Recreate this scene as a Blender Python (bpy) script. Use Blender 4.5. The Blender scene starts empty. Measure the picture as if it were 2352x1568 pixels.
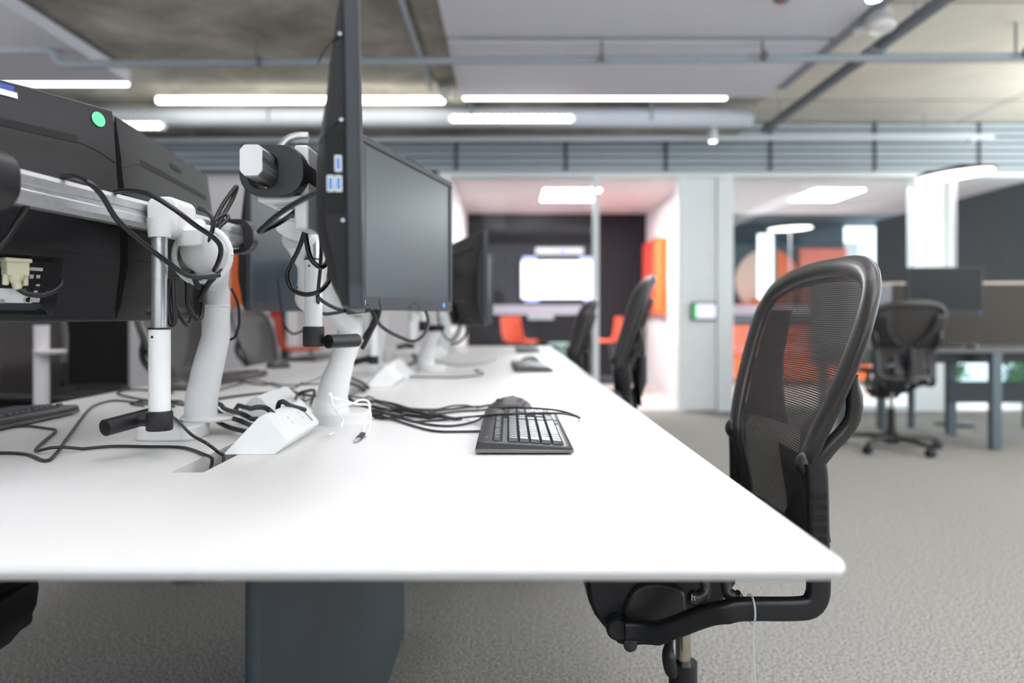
import bpy, bmesh, math, random
from mathutils import Vector, Matrix
random.seed(7)
R = math.radians
scene = bpy.context.scene
COL = scene.collection
F = 1666.0          # focal length in pixels of the 2352 px wide frame
CX, CY = 1170.0, 727.0
CZ = 0.965          # camera height
DZ = 0.73           # bench desk height

# ---------------------------------------------------------------- materials
def lin(c):
    return tuple((x / 12.92 if x <= 0.04045 else ((x + 0.055) / 1.055) ** 2.4) for x in [v / 255.0 for v in c])

def mat(name, rgb, rough=0.5, metal=0.0, noise=0.06, nscale=40.0, bump=0.0, bscale=200.0, spec=0.5, emit=None, estr=0.0, coat=0.0):
    m = bpy.data.materials.new(name); m.use_nodes = True
    nt = m.node_tree; b = nt.nodes['Principled BSDF']
    base = lin(rgb)
    b.inputs['Roughness'].default_value = rough
    b.inputs['Metallic'].default_value = metal
    b.inputs['Specular IOR Level'].default_value = spec
    b.inputs['Coat Weight'].default_value = coat
    tc = nt.nodes.new('ShaderNodeTexCoord')
    nz = nt.nodes.new('ShaderNodeTexNoise'); nz.inputs['Scale'].default_value = nscale; nz.inputs['Detail'].default_value = 3
    nt.links.new(tc.outputs['Object'], nz.inputs['Vector'])
    rp = nt.nodes.new('ShaderNodeValToRGB')
    rp.color_ramp.elements[0].position = 0.25; rp.color_ramp.elements[1].position = 0.75
    rp.color_ramp.elements[0].color = (*[max(0, c * (1 - noise)) for c in base], 1)
    rp.color_ramp.elements[1].color = (*[min(1, c * (1 + noise)) for c in base], 1)
    nt.links.new(nz.outputs['Fac'], rp.inputs['Fac']); nt.links.new(rp.outputs['Color'], b.inputs['Base Color'])
    if bump > 0:
        n2 = nt.nodes.new('ShaderNodeTexNoise'); n2.inputs['Scale'].default_value = bscale; n2.inputs['Detail'].default_value = 2
        nt.links.new(tc.outputs['Object'], n2.inputs['Vector'])
        bp = nt.nodes.new('ShaderNodeBump'); bp.inputs['Strength'].default_value = bump; bp.inputs['Distance'].default_value = 0.002
        nt.links.new(n2.outputs['Fac'], bp.inputs['Height']); nt.links.new(bp.outputs['Normal'], b.inputs['Normal'])
    if emit is not None:
        b.inputs['Emission Color'].default_value = (*lin(emit), 1); b.inputs['Emission Strength'].default_value = estr
    return m

def mat_carpet(name, lo, hi):
    m = mat(name, lo, 0.95, spec=0.1, bump=0.35, bscale=300)
    nt = m.node_tree; b = nt.nodes['Principled BSDF']
    tc = nt.nodes.new('ShaderNodeTexCoord')
    a = nt.nodes.new('ShaderNodeTexNoise'); a.inputs['Scale'].default_value = 120; a.inputs['Detail'].default_value = 6; a.inputs['Roughness'].default_value = 0.85
    c = nt.nodes.new('ShaderNodeTexNoise'); c.inputs['Scale'].default_value = 0.9
    for n in (a, c): nt.links.new(tc.outputs['Object'], n.inputs['Vector'])
    rp = nt.nodes.new('ShaderNodeValToRGB')
    rp.color_ramp.elements[0].position = 0.40; rp.color_ramp.elements[1].position = 0.60
    rp.color_ramp.elements[0].color = (*lin(lo), 1); rp.color_ramp.elements[1].color = (*lin(hi), 1)
    nt.links.new(a.outputs['Fac'], rp.inputs['Fac'])
    mx = nt.nodes.new('ShaderNodeMixRGB'); mx.blend_type = 'MULTIPLY'; mx.inputs['Fac'].default_value = 0.25
    nt.links.new(rp.outputs['Color'], mx.inputs['Color1']); nt.links.new(c.outputs['Color'], mx.inputs['Color2'])
    nt.links.new(rp.outputs['Color'], b.inputs['Base Color'])
    return m

def mat_concrete(name, a, c, e, sc=1.6):
    m = mat(name, a, 0.85, spec=0.2, bump=0.25, bscale=60)
    nt = m.node_tree; b = nt.nodes['Principled BSDF']
    tc = nt.nodes.new('ShaderNodeTexCoord')
    n1 = nt.nodes.new('ShaderNodeTexNoise'); n1.inputs['Scale'].default_value = sc; n1.inputs['Detail'].default_value = 9; n1.inputs['Roughness'].default_value = 0.62; n1.inputs['Distortion'].default_value = 0.4
    nt.links.new(tc.outputs['Object'], n1.inputs['Vector'])
    rp = nt.nodes.new('ShaderNodeValToRGB')
    rp.color_ramp.elements[0].position = 0.3; rp.color_ramp.elements[1].position = 0.7
    rp.color_ramp.elements[0].color = (*lin(a), 1); rp.color_ramp.elements[1].color = (*lin(e), 1)
    k = rp.color_ramp.elements.new(0.5); k.color = (*lin(c), 1)
    nt.links.new(n1.outputs['Fac'], rp.inputs['Fac']); nt.links.new(rp.outputs['Color'], b.inputs['Base Color'])
    return m

def mat_glass(name, tint=(248, 252, 252), refl=1.0):
    m = bpy.data.materials.new(name); m.use_nodes = True; nt = m.node_tree; nt.nodes.clear()
    o = nt.nodes.new('ShaderNodeOutputMaterial'); mix = nt.nodes.new('ShaderNodeMixShader')
    t = nt.nodes.new('ShaderNodeBsdfTransparent'); t.inputs['Color'].default_value = (*lin(tint), 1)
    g = nt.nodes.new('ShaderNodeBsdfGlossy'); g.inputs['Roughness'].default_value = 0.02
    fr = nt.nodes.new('ShaderNodeFresnel'); fr.inputs['IOR'].default_value = 1.22
    nt.links.new(fr.outputs[0], mix.inputs[0]); nt.links.new(t.outputs[0], mix.inputs[1]); nt.links.new(g.outputs[0], mix.inputs[2])
    nt.links.new(mix.outputs[0], o.inputs['Surface'])
    return m

def mat_frost(name, rgb, opac):
    m = bpy.data.materials.new(name); m.use_nodes = True; nt = m.node_tree; nt.nodes.clear()
    o = nt.nodes.new('ShaderNodeOutputMaterial'); mix = nt.nodes.new('ShaderNodeMixShader')
    t = nt.nodes.new('ShaderNodeBsdfTransparent'); d = nt.nodes.new('ShaderNodeBsdfTranslucent'); d2 = nt.nodes.new('ShaderNodeBsdfDiffuse')
    a = nt.nodes.new('ShaderNodeAddShader')
    for n in (d, d2): n.inputs['Color'].default_value = (*[x * .5 for x in lin(rgb)], 1)
    nt.links.new(d.outputs[0], a.inputs[0]); nt.links.new(d2.outputs[0], a.inputs[1])
    mix.inputs[0].default_value = opac
    nt.links.new(t.outputs[0], mix.inputs[1]); nt.links.new(a.outputs[0], mix.inputs[2]); nt.links.new(mix.outputs[0], o.inputs['Surface'])
    return m

def mat_mesh(name, rgb, py=0.0046, pz=0.0040, th=0.52):
    """woven suspension fabric with real open holes"""
    m = bpy.data.materials.new(name); m.use_nodes = True; nt = m.node_tree; b = nt.nodes['Principled BSDF']
    b.inputs['Base Color'].default_value = (*lin(rgb), 1); b.inputs['Roughness'].default_value = 0.6
    out = nt.nodes['Material Output']
    tc = nt.nodes.new('ShaderNodeTexCoord'); sp = nt.nodes.new('ShaderNodeSeparateXYZ')
    nt.links.new(tc.outputs['Object'], sp.inputs[0])
    def wv(sock, per):
        a = nt.nodes.new('ShaderNodeMath'); a.operation = 'MULTIPLY'; a.inputs[1].default_value = 2 * math.pi / per
        c = nt.nodes.new('ShaderNodeMath'); c.operation = 'COSINE'
        g = nt.nodes.new('ShaderNodeMath'); g.operation = 'GREATER_THAN'; g.inputs[1].default_value = th
        nt.links.new(sock, a.inputs[0]); nt.links.new(a.outputs[0], c.inputs[0]); nt.links.new(c.outputs[0], g.inputs[0]); return g
    g1 = wv(sp.outputs['Y'], py); g2 = wv(sp.outputs['Z'], pz)
    mu = nt.nodes.new('ShaderNodeMath'); mu.operation = 'MULTIPLY'
    nt.links.new(g1.outputs[0], mu.inputs[0]); nt.links.new(g2.outputs[0], mu.inputs[1])
    t = nt.nodes.new('ShaderNodeBsdfTransparent'); mix = nt.nodes.new('ShaderNodeMixShader')
    nt.links.new(mu.outputs[0], mix.inputs[0]); nt.links.new(b.outputs[0], mix.inputs[1]); nt.links.new(t.outputs[0], mix.inputs[2])
    nt.links.new(mix.outputs[0], out.inputs['Surface'])
    return m

def mat_bars(name, a, c, axis='X', scale=220.0):
    """printed bar pattern of a label"""
    m = mat(name, a, 0.5); nt = m.node_tree; b = nt.nodes['Principled BSDF']
    tc = nt.nodes.new('ShaderNodeTexCoord'); mp = nt.nodes.new('ShaderNodeMapping'); mp.inputs['Scale'].default_value = (scale, 0.001, 60)
    nt.links.new(tc.outputs['Object'], mp.inputs[0])
    n = nt.nodes.new('ShaderNodeTexNoise'); n.inputs['Scale'].default_value = 3.0
    nt.links.new(mp.outputs[0], n.inputs['Vector'])
    rp = nt.nodes.new('ShaderNodeValToRGB'); rp.color_ramp.interpolation = 'CONSTANT'
    rp.color_ramp.elements[0].color = (*lin(c), 1); rp.color_ramp.elements[1].color = (*lin(a), 1); rp.color_ramp.elements[1].position = 0.48
    nt.links.new(n.outputs['Fac'], rp.inputs['Fac']); nt.links.new(rp.outputs['Color'], b.inputs['Base Color'])
    return m

M = {}
M['desk'] = mat('white_laminate', (221, 220, 218), 0.4, spec=.3, noise=0.012, nscale=6)
M['desk_edge'] = M['desk']
M['white'] = mat('white_powder_coat', (232, 232, 231), 0.32, noise=0.02)
M['white_plastic'] = mat('white_plastic', (236, 238, 238), 0.38, noise=0.02)
M['silver'] = mat('brushed_aluminium', (196, 197, 199), 0.34, metal=0.75, noise=0.08, nscale=90)
M['chrome'] = mat('polished_steel', (190, 180, 165), 0.16, metal=1.0)
M['black'] = mat('black_plastic', (27, 27, 29), 0.42, noise=0.1)
M['shell'] = mat('dark_grey_monitor_plastic', (19, 19, 21), 0.5, noise=0.06, spec=.35, bump=0.25, bscale=900)
M['bezel'] = mat('black_bezel_plastic', (38, 39, 45), 0.36)
M['bezel_grey'] = mat('grey_bezel_plastic', (42, 46, 52), 0.42)
M['screen_dim'] = mat('slate_screen_panel', (36, 48, 56), 0.38, spec=.35, noise=.02)
M['screen_black'] = mat('black_screen_panel', (8, 9, 10), 0.3, spec=0.4)
M['screen'] = mat('dark_screen_panel', (38, 50, 58), 0.34, spec=1.0, noise=0.02)
M['slot'] = mat('black_slot', (5, 5, 6), 0.8)
M['recess'] = mat('recess_plastic', (20, 20, 23), 0.5)
M['rubber'] = mat('black_cable_rubber', (24, 24, 26), 0.38, noise=0.1)
M['thin_cable'] = mat('grey_black_cable', (38, 38, 40), 0.42)
M['white_cable'] = mat('white_cable_sheath', (245, 245, 245), 0.4)
M['usb_blue'] = mat('blue_port_insert', (8, 104, 176), 0.4)
M['ivory'] = mat('ivory_connector', (206, 202, 172), 0.5)
M['green'] = mat('green_sticker_paper', (96, 240, 150), 0.6)
M['blue_sticker'] = mat('blue_sticker_paper', (24, 62, 150), 0.5)
M['label'] = mat('white_label_paper', (225, 225, 225), 0.5)
M['barcode'] = mat_bars('printed_barcode', (225, 225, 225), (60, 60, 62))
M['print'] = mat('white_print', (190, 190, 190), 0.6)
M['dark_print'] = mat('black_print', (14, 14, 15), 0.6)
M['grey_print'] = mat('grey_print', (150, 152, 155), 0.6)
M['kb_body'] = mat('black_keyboard_shell', (48, 47, 50), 0.34)
M['kb_trim'] = mat('grey_keyboard_side', (112, 104, 102), 0.3, metal=0.3)
M['key'] = mat('dark_grey_keycaps', (72, 72, 80), 0.3, spec=0.8)
M['mouse'] = mat('dark_grey_mouse_shell', (72, 68, 68), 0.3, coat=0.3)
M['chair_frame'] = mat('graphite_chair_frame', (46, 43, 41), 0.34, spec=0.6)
M['chair_black'] = mat('black_chair_plastic', (28, 28, 30), 0.4)
M['chair_mesh'] = mat_mesh('woven_chair_mesh', (46, 42, 40))
M['chair_seat'] = mat('black_seat_weave', (28, 27, 28), 0.7, bump=0.4, bscale=600)
M['leg_panel'] = mat('slate_blue_steel', (52, 62, 70), 0.45, noise=0.03)
M['carpet'] = mat_carpet('grey_fleck_carpet', (70, 69, 67), (184, 181, 176))
M['room_floor'] = mat('pale_room_floor', (214, 210, 206), 0.35, noise=0.03, nscale=4)
M['dark_floor'] = mat('mauve_room_carpet', (200, 186, 182), 0.9, noise=0.1, nscale=60)
M['concrete'] = mat_concrete('raw_concrete', (120, 116, 108), (160, 155, 146), (194, 189, 180))
M['precast'] = mat_concrete('pale_precast_concrete', (196, 191, 176), (212, 207, 193), (222, 218, 206), 0.8)
M['precast_joint'] = mat('panel_joint', (120, 114, 104), 0.9)
M['raft'] = mat('grey_ceiling_raft', (206, 207, 217), 0.75, noise=0.02)
M['raft_band'] = mat('raft_edge_grey', (140, 146, 156), 0.7)
M['pipe'] = mat('blue_grey_pipe_paint', (150, 160, 168), 0.65, noise=0.05)
M['rail'] = mat('dark_grey_rail', (104, 108, 116), 0.65)
M['duct'] = mat('pale_duct_paint', (206, 213, 222), 0.65, noise=0.03)
M['fascia'] = mat('blue_grey_louvre', (182, 195, 203), 0.5, noise=0.04)
M['fascia_back'] = mat('dark_louvre_backing', (70, 80, 88), 0.7)
M['wall_white'] = mat('white_wall_paint', (232, 228, 230), 0.7, noise=0.02, nscale=3)
M['frame_white'] = mat('white_frame_paint', (240, 246, 247), 0.5, noise=0.02)
M['wall_rear'] = mat('grey_rear_wall_paint', (90, 90, 93), 0.8)
M['wall_dark'] = mat('charcoal_wall_paint', (36, 35, 40), 0.8, spec=.2)
M['wall_black'] = mat('black_panel_paint', (15, 16, 19), 0.8, spec=.2)
M['wall_left'] = mat('black_wall_paint', (24, 22, 23), 0.8)
M['wall_teal'] = mat('dark_teal_wall_paint', (62, 76, 84), 0.7)
M['orange'] = mat('orange_paint', (243, 112, 50), 0.6)
M['stool_orange'] = mat('orange_shell_plastic', (232, 84, 48), 0.4)
M['red'] = mat('red_felt', (204, 62, 50), 0.8)
M['salmon'] = mat('salmon_fabric', (236, 122, 100), 0.8)
M['peach'] = mat('peach_paint', (240, 205, 185), 0.7)
M['teal_metal'] = mat('pale_teal_metal', (148, 176, 170), 0.4)
M['screen_grey'] = mat('grey_felt_screen', (150, 156, 164), 0.9, noise=0.05, nscale=300)
M['screen_taupe'] = mat('taupe_felt_screen', (74, 70, 66), 0.9, noise=0.05, nscale=300)
M['screen_edge'] = mat('pale_screen_edge', (222, 208, 192), 0.7)
M['desk_dark'] = mat('dark_grey_desktop', (92, 92, 96), 0.4)
M['steel_leg'] = mat('blue_grey_steel_leg', (86, 100, 108), 0.4)
M['sofa_grey'] = mat('slate_sofa_fabric', (84, 96, 102), 0.9)
M['leaf'] = mat('green_leaf', (70, 150, 66), 0.5, noise=0.3, nscale=12)
M['pot'] = mat('white_planter', (224, 224, 222), 0.5)
M['paving'] = mat('pale_paving', (206, 212, 216), 0.8, noise=0.05, nscale=2)
M['glass'] = mat_glass('clear_partition_glass')
M['frost'] = mat_frost('white_manifestation_film', (244, 240, 250), 0.85)
M['zip'] = mat_frost('clear_nylon', (240, 244, 248), 0.7)
M['zip_tail'] = mat_frost('clear_nylon_tail', (235, 238, 240), 0.45)
def emis(n, rgb, s): return mat(n, rgb, 0.5, emit=rgb, estr=s, noise=0.01)
M['led'] = emis('led_diffuser', (255, 252, 244), 12.0)
M['led_soft'] = emis('soft_led_diffuser', (240, 242, 250), 9.0)
M['led_dot'] = emis('led_dots', (250, 255, 240), 14.0)
M['panel_light'] = emis('light_panel_diffuser', (255, 255, 255), 80.0)
M['disc_light'] = emis('disc_diffuser', (255, 252, 246), 5.0)
M['tv'] = emis('lit_screen_white', (244, 243, 255), 1.25)
M['tv_blue'] = emis('lit_screen_blue', (150, 160, 240), 0.9)
M['tablet'] = emis('lit_tablet', (225, 230, 245), .75)
M['tablet_green'] = emis('lit_tablet_green', (30, 180, 80), 0.8)
M['led_blue'] = emis('blue_power_light', (70, 160, 255), 2.5)
M['led_violet'] = emis('violet_power_light', (80, 80, 255), 3.0)

# ---------------------------------------------------------------- geometry helpers
class MB:
    def __init__(self): self.v = []; self.f = []; self.mi = []; self.cur = 0
    def add(self, vs, fs):
        o = len(self.v); self.v += [Vector(p) for p in vs]
        for f in fs: self.f.append([i + o for i in f]); self.mi.append(self.cur)
        return self
    def box(self, c, s, rz=0.0, rot=None):
        h = [x / 2 for x in s]; vs = []
        m = rot if rot is not None else Matrix.Rotation(rz, 3, 'Z')
        for x in (-1, 1):
            for y in (-1, 1):
                for z in (-1, 1): vs.append(Vector(c) + m @ Vector((x * h[0], y * h[1], z * h[2])))
        return self.add(vs, [(0, 1, 3, 2), (4, 6, 7, 5), (0, 4, 5, 1), (2, 3, 7, 6), (0, 2, 6, 4), (1, 5, 7, 3)])
    def bx(self, x0, x1, y0, y1, z0, z1):
        return self.box(((x0 + x1) / 2, (y0 + y1) / 2, (z0 + z1) / 2), (x1 - x0, y1 - y0, z1 - z0))
    def tube(self, pts, r, n=14, caps=True, sx=1.0):
        pts = [Vector(p) for p in pts]; k = len(pts)
        rs = r if isinstance(r, (list, tuple)) else [r] * k
        t0 = (pts[1] - pts[0]).normalized()
        up = Vector((0, 0, 1)) if abs(t0.z) < 0.9 else Vector((0, 1, 0))
        nrm = (up - t0 * up.dot(t0)).normalized(); vs = []
        for i in range(k):
            if i == 0: t = (pts[1] - pts[0])
            elif i == k - 1: t = (pts[-1] - pts[-2])
            else: t = (pts[i + 1] - pts[i]).normalized() + (pts[i] - pts[i - 1]).normalized()
            t.normalize(); nrm = (nrm - t * nrm.dot(t)).normalized(); bi = t.cross(nrm)
            for j in range(n):
                a = 2 * math.pi * j / n
                vs.append(pts[i] + (nrm * math.cos(a) * sx + bi * math.sin(a)) * rs[i])
        fs = []
        for i in range(k - 1):
            for j in range(n):
                a, b = i * n + j, i * n + (j + 1) % n; fs.append((a, b, b + n, a + n))
        if caps: fs.append(tuple(range(n - 1, -1, -1))); fs.append(tuple(range((k - 1) * n, k * n)))
        return self.add(vs, fs)
    def cyl(self, a, b, r, r2=None, n=20): return self.tube([a, b], [r, r if r2 is None else r2], n)
    def pipe(self, a, b, r, ri, n=20):
        """open hollow pipe"""
        a, b = Vector(a), Vector(b); d = (b - a).normalized()
        self.tube([a + d * .02, a, a, b, b, b - d * .02], [ri, ri, r, r, ri, ri], n, caps=True); return self
    def sph(self, c, r, n=16, m=10, sc=(1, 1, 1)):
        vs = []; fs = []
        for i in range(m + 1):
            th = math.pi * i / m
            for j in range(n):
                ph = 2 * math.pi * j / n
                vs.append(Vector(c) + Vector((r * sc[0] * math.sin(th) * math.cos(ph), r * sc[1] * math.sin(th) * math.sin(ph), r * sc[2] * math.cos(th))))
        for i in range(m):
            for j in range(n):
                a, b = i * n + j, i * n + (j + 1) % n; fs.append((a, b, b + n, a + n))
        return self.add(vs, fs)
    def prism(self, poly, o, ux, uy, ext):
        """poly 2d in plane (ux,uy) at o, extruded by vector ext"""
        o, ux, uy, ext = Vector(o), Vector(ux), Vector(uy), Vector(ext); n = len(poly)
        vs = [o + ux * p[0] + uy * p[1] for p in poly] + [o + ux * p[0] + uy * p[1] + ext for p in poly]
        fs = [tuple(range(n - 1, -1, -1)), tuple(range(n, 2 * n))] + [(i, (i + 1) % n, (i + 1) % n + n, i + n) for i in range(n)]
        return self.add(vs, fs)
    def loft(self, loops, cap0=True, cap1=True):
        n = len(loops[0]); vs = [p for l in loops for p in l]; fs = []
        for i in range(len(loops) - 1):
            for j in range(n):
                a, b = i * n + j, i * n + (j + 1) % n; fs.append((a, b, b + n, a + n))
        if cap0: fs.append(tuple(range(n - 1, -1, -1)))
        if cap1: fs.append(tuple(range((len(loops) - 1) * n, len(loops) * n)))
        return self.add(vs, fs)
    def grid(self, fn, nu, nv):
        vs = [fn(i / nu, j / nv) for j in range(nv + 1) for i in range(nu + 1)]; w = nu + 1
        return self.add(vs, [(j * w + i, j * w + i + 1, (j + 1) * w + i + 1, (j + 1) * w + i) for j in range(nv) for i in range(nu)])
    def build(self, name, m, parent=None, off=None, bevel=0.0, bseg=2, ang=38, mats=None):
        me = bpy.data.meshes.new(name)
        o_ = Vector(off) if off is not None else Vector((0, 0, 0))
        me.from_pydata([p - o_ for p in self.v], [], self.f)
        for x in (mats or [m]): me.materials.append(x)
        me.polygons.foreach_set('material_index', self.mi if mats else [0] * len(self.f))
        b = bmesh.new(); b.from_mesh(me); bmesh.ops.remove_doubles(b, verts=b.verts, dist=1e-6); bmesh.ops.recalc_face_normals(b, faces=b.faces); b.to_mesh(me); b.free()
        me.polygons.foreach_set('use_smooth', [True] * len(me.polygons)); me.set_sharp_from_angle(angle=R(ang)); me.update()
        ob = bpy.data.objects.new(name, me); COL.objects.link(ob)
        if parent is not None: ob.parent = parent
        elif off is not None: ob.location = o_
        if bevel > 0:
            md = ob.modifiers.new('bevel', 'BEVEL'); md.width = bevel; md.segments = bseg; md.limit_method = 'ANGLE'; md.angle_limit = R(40)
        return ob

def rrect(w, h, r, n=5):
    pts = []
    for cx, cy, a0 in ((w / 2 - r, h / 2 - r, 0), (-w / 2 + r, h / 2 - r, 90), (-w / 2 + r, -h / 2 + r, 180), (w / 2 - r, -h / 2 + r, 270)):
        for k in range(n + 1):
            a = R(a0 + 90 * k / n); pts.append((cx + r * math.cos(a), cy + r * math.sin(a)))
    return pts

def interp(t, tab):
    if t <= tab[0][0]: return tab[0][1]
    for (a, x), (b, y) in zip(tab, tab[1:]):
        if t <= b:
            u = (t - a) / (b - a); u = u * u * (3 - 2 * u) * .5 + u * .5; return x + (y - x) * u
    return tab[-1][1]

def crom(pts, k=8, closed=False):
    pts = [Vector(p) for p in pts]; n = len(pts); out = []
    rng = n if closed else n - 1
    for i in range(rng):
        g = (lambda j: pts[j % n]) if closed else (lambda j: pts[max(0, min(n - 1, j))])
        p0, p1, p2, p3 = g(i - 1), g(i), g(i + 1), g(i + 2)
        for s in range(k):
            t = s / k
            out.append(0.5 * ((2 * p1) + (p2 - p0) * t + (2 * p0 - 5 * p1 + 4 * p2 - p3) * t * t + (3 * p1 - p0 - 3 * p2 + p3) * t ** 3))
    if not closed: out.append(pts[-1])
    return out

def tag(o, label=None, cat=None, group=None, kind=None):
    if label: o['label'] = label
    if cat: o['category'] = cat
    if group: o['group'] = group
    if kind: o['kind'] = kind
    return o
def thing(name, label, cat, loc=(0, 0, 0), rz=0.0, group=None):
    o = bpy.data.objects.new(name, None); COL.objects.link(o); o.location = loc; o.rotation_euler = (0, 0, rz); o.empty_display_size = 0.1
    return tag(o, label, cat, group)
def struct(name, mb, m, off=None, bevel=0.0, mats=None):
    return tag(mb.build(name, m, None, off, bevel, mats=mats), kind='structure')
def dup(root, label, loc, rz=None, group=None, lift=None, skip=()):
    r = root.copy(); COL.objects.link(r); r.location = loc; r['label'] = label
    if rz is not None: r.rotation_euler = (root.rotation_euler[0], 0, rz)
    if group: r['group'] = group
    for ch in list(root.children):
        if ch.name.split('.')[0] in skip: continue
        c = ch.copy(); COL.objects.link(c); c.parent = r
        if lift and ch.get('upper'): c.location.z += lift
        for g in list(ch.children):
            d = g.copy(); COL.objects.link(d); d.parent = c
    return r

def P(px, py, Y): return Vector(((px - CX) / F * Y, Y, CZ + (CY - py) / F * Y))
def D(px, py, dz=0.003):
    """the point of the horizontal plane DZ+dz seen there (below the horizon)"""
    Y = (CZ - DZ - dz) * F / (py - CY); return Vector(((px - CX) / F * Y, Y, DZ + dz))

PLACED = {}
def drape(q, r):
    """resample a cable and lift it over the cables it crosses"""
    out = [q[0]]
    for p in q[1:]:
        d = p - out[-1]; n = max(1, int(d.length / .006)); a = out[-1]
        out += [a + d * ((i + 1) / n) for i in range(n)]
    z = [p.z for p in out]; c = .02
    for i, p in enumerate(out):
        kx, ky = int(math.floor(p.x / c)), int(math.floor(p.y / c))
        for dx in (-1, 0, 1):
            for dy in (-1, 0, 1):
                for (ox, oy, oz, orr) in PLACED.get((kx + dx, ky + dy), ()):
                    rr = r + orr + .0012
                    if abs(oz - p.z) < rr and (p.x - ox) ** 2 + (p.y - oy) ** 2 < (rr + .003) ** 2: z[i] = max(z[i], oz + rr)
    n = len(out); lf = [a - p.z for a, p in zip(z, out)]
    for i in range(1, n): lf[i] = max(lf[i], lf[i - 1] - .22 * (out[i] - out[i - 1]).length)
    for i in range(n - 2, -1, -1): lf[i] = max(lf[i], lf[i + 1] - .22 * (out[i] - out[i + 1]).length)
    for p, v in zip(out, lf): p.z += max(0, v)
    for p in out: PLACED.setdefault((int(math.floor(p.x / c)), int(math.floor(p.y / c))), []).append((p.x, p.y, p.z, r))
    return out

def curve(name, pts, r, m, parent=None, smooth=8, res=2):
    q = crom(pts, smooth) if len(pts) > 2 else [Vector(p) for p in pts]
    if parent is None:      # lie on the desk top rather than in it
        for p in q:
            if DZ - .004 < p.z < DZ + r + .0006: p.z = DZ + r + .0006
    if parent is None: q = drape(q, r)
    o_ = Vector((0, 0, 0)) if parent is not None else q[0].copy()
    return MB().tube(q, r, 9).build(name, m, parent, None if parent is not None else o_, ang=60)
def text(name, s, size, m, parent, mw, ext=0.0003):
    cu = bpy.data.curves.new(name, 'FONT'); cu.body = s; cu.size = size; cu.extrude = ext; cu.align_x = 'CENTER'; cu.align_y = 'CENTER'; cu.materials.append(m)
    tmp = bpy.data.objects.new('tmp', cu); COL.objects.link(tmp)
    dg = bpy.context.evaluated_depsgraph_get(); me = bpy.data.meshes.new_from_object(tmp.evaluated_get(dg))
    bpy.data.objects.remove(tmp); me.name = name
    ob = bpy.data.objects.new(name, me); COL.objects.link(ob); ob.parent = parent; ob.matrix_local = mw
    return ob
# ================================================================ THE SETTING
def sbox(name, m, *a, bevel=0.0):
    return struct(name, MB().bx(*a), M[m], bevel=bevel)
GY = 7.44     # plane of the glazed partition
CH = 2.94     # ceiling height
sbox('floor', 'carpet', -5.5, 7.2, -3.0, 7.5, -0.1, 0.0)
sbox('floor_room_meeting', 'dark_floor', -0.72, 2.2, 7.5, 10.5, -0.1, 0.0)
sbox('floor_room_lounge', 'room_floor', 2.2, 6.9, 7.5, 13.4, -0.1, 0.0)
sbox('ground', 'paving', 5.7, 22, 7.5, 24, -0.16, -0.11)
sbox('ceiling', 'concrete', -5.5, 2.3, -3.0, 7.5, CH, CH + 0.2)
sbox('ceiling_right', 'precast', 2.3, 7.2, -3.0, 7.5, CH, CH + 0.2)
mb = MB()
for y in (4.55, 5.62, 6.62): mb.bx(2.3, 7.2, y - .008, y + .008, CH - .003, CH + .01)
mb.bx(4.55, 4.562, -3, 7.4, CH - .003, CH + .01)
struct('trim_1', mb, M['precast_joint'])
sbox('wall_left', 'wall_left', -5.6, -5.5, -3.0, 7.5, 0, CH)
struct('wall_rear', MB().bx(-5.5, 7.2, -3.1, -3.0, 0, 1.25).bx(-5.5, 7.2, -3.1, -3.0, 2.75, CH).bx(-5.5, -3.5, -3.1, -3.0, 1.25, 2.75), M['wall_rear'])
sbox('wall_back_left', 'wall_left', -5.5, -3.93, 7.5, 7.6, 0, 2.44)
sbox('wall_back_middle', 'wall_white', -3.93, -0.72, 7.5, 7.6, 0, 2.44)
# louvred band above the partition
mb = MB()
for i in range(7):
    z = 2.452 + i * 0.07
    mb.prism([(0, 0), (.012, 0), (.05, .04), (.05, .046), (.008, .048), (0, .048)], (-5.5, 7.36, z), (0, 1, 0), (0, 0, 1), (12.7, 0, 0))
struct('trim_2', mb, M['fascia'])
mb = MB().bx(-5.5, 7.2, 7.42, 7.5, 2.44, CH)
for px in (560, 815, 1048, 1300, 1530, 1770, 2010, 2250):
    x = (px - CX) / F * 7.35; mb.bx(x - .018, x + .018, 7.352, 7.42, 2.44, CH)
struct('trim_3', mb, M['fascia_back'])
# white partition frame
mb = MB().bx(-0.72, 7.2, 7.38, 7.5, 2.385, 2.44).bx(-.72, .857, 7.38, 7.5, 0, .05).bx(2.28, 4.11, 7.38, 7.5, 0, .05)
for a, b in ((-.72, -.6), (.857, .911), (1.72, 1.79), (2.115, 2.28), (4.11, 4.155), (4.47, 4.53), (6.05, 6.1)):
    mb.bx(a, b, 7.38, 7.5, 0, 2.385)
struct('trim_4', mb, M['frame_white'], bevel=.004)
mb = MB().bx(4.155, 4.47, 7.41, 7.47, 0, 2.385)
struct('wall_partition', mb, M['frame_white'])
for i, (a, b) in enumerate(((-.6, .857), (2.28, 4.11), (4.53, 6.05))):
    w = sbox('window_%d' % (i + 1), 'glass', a, b, 7.436, 7.444, .05, 2.385)
    f = MB().bx(a, b, 7.43, 7.433, .985, 1.085).build('manifestation_strip', M['frost'], w)
# door leaf (white) beside the open doorway
mb = MB().bx(1.795, 2.11, 7.40, 7.45, .01, 2.38)
dr = struct('door_1', mb, M['frame_white'], bevel=.003)
MB().cyl((2.06, 7.385, 1.60), (2.06, 7.41, 1.60), .022).build('door_stud', M['white_plastic'], dr)
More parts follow.
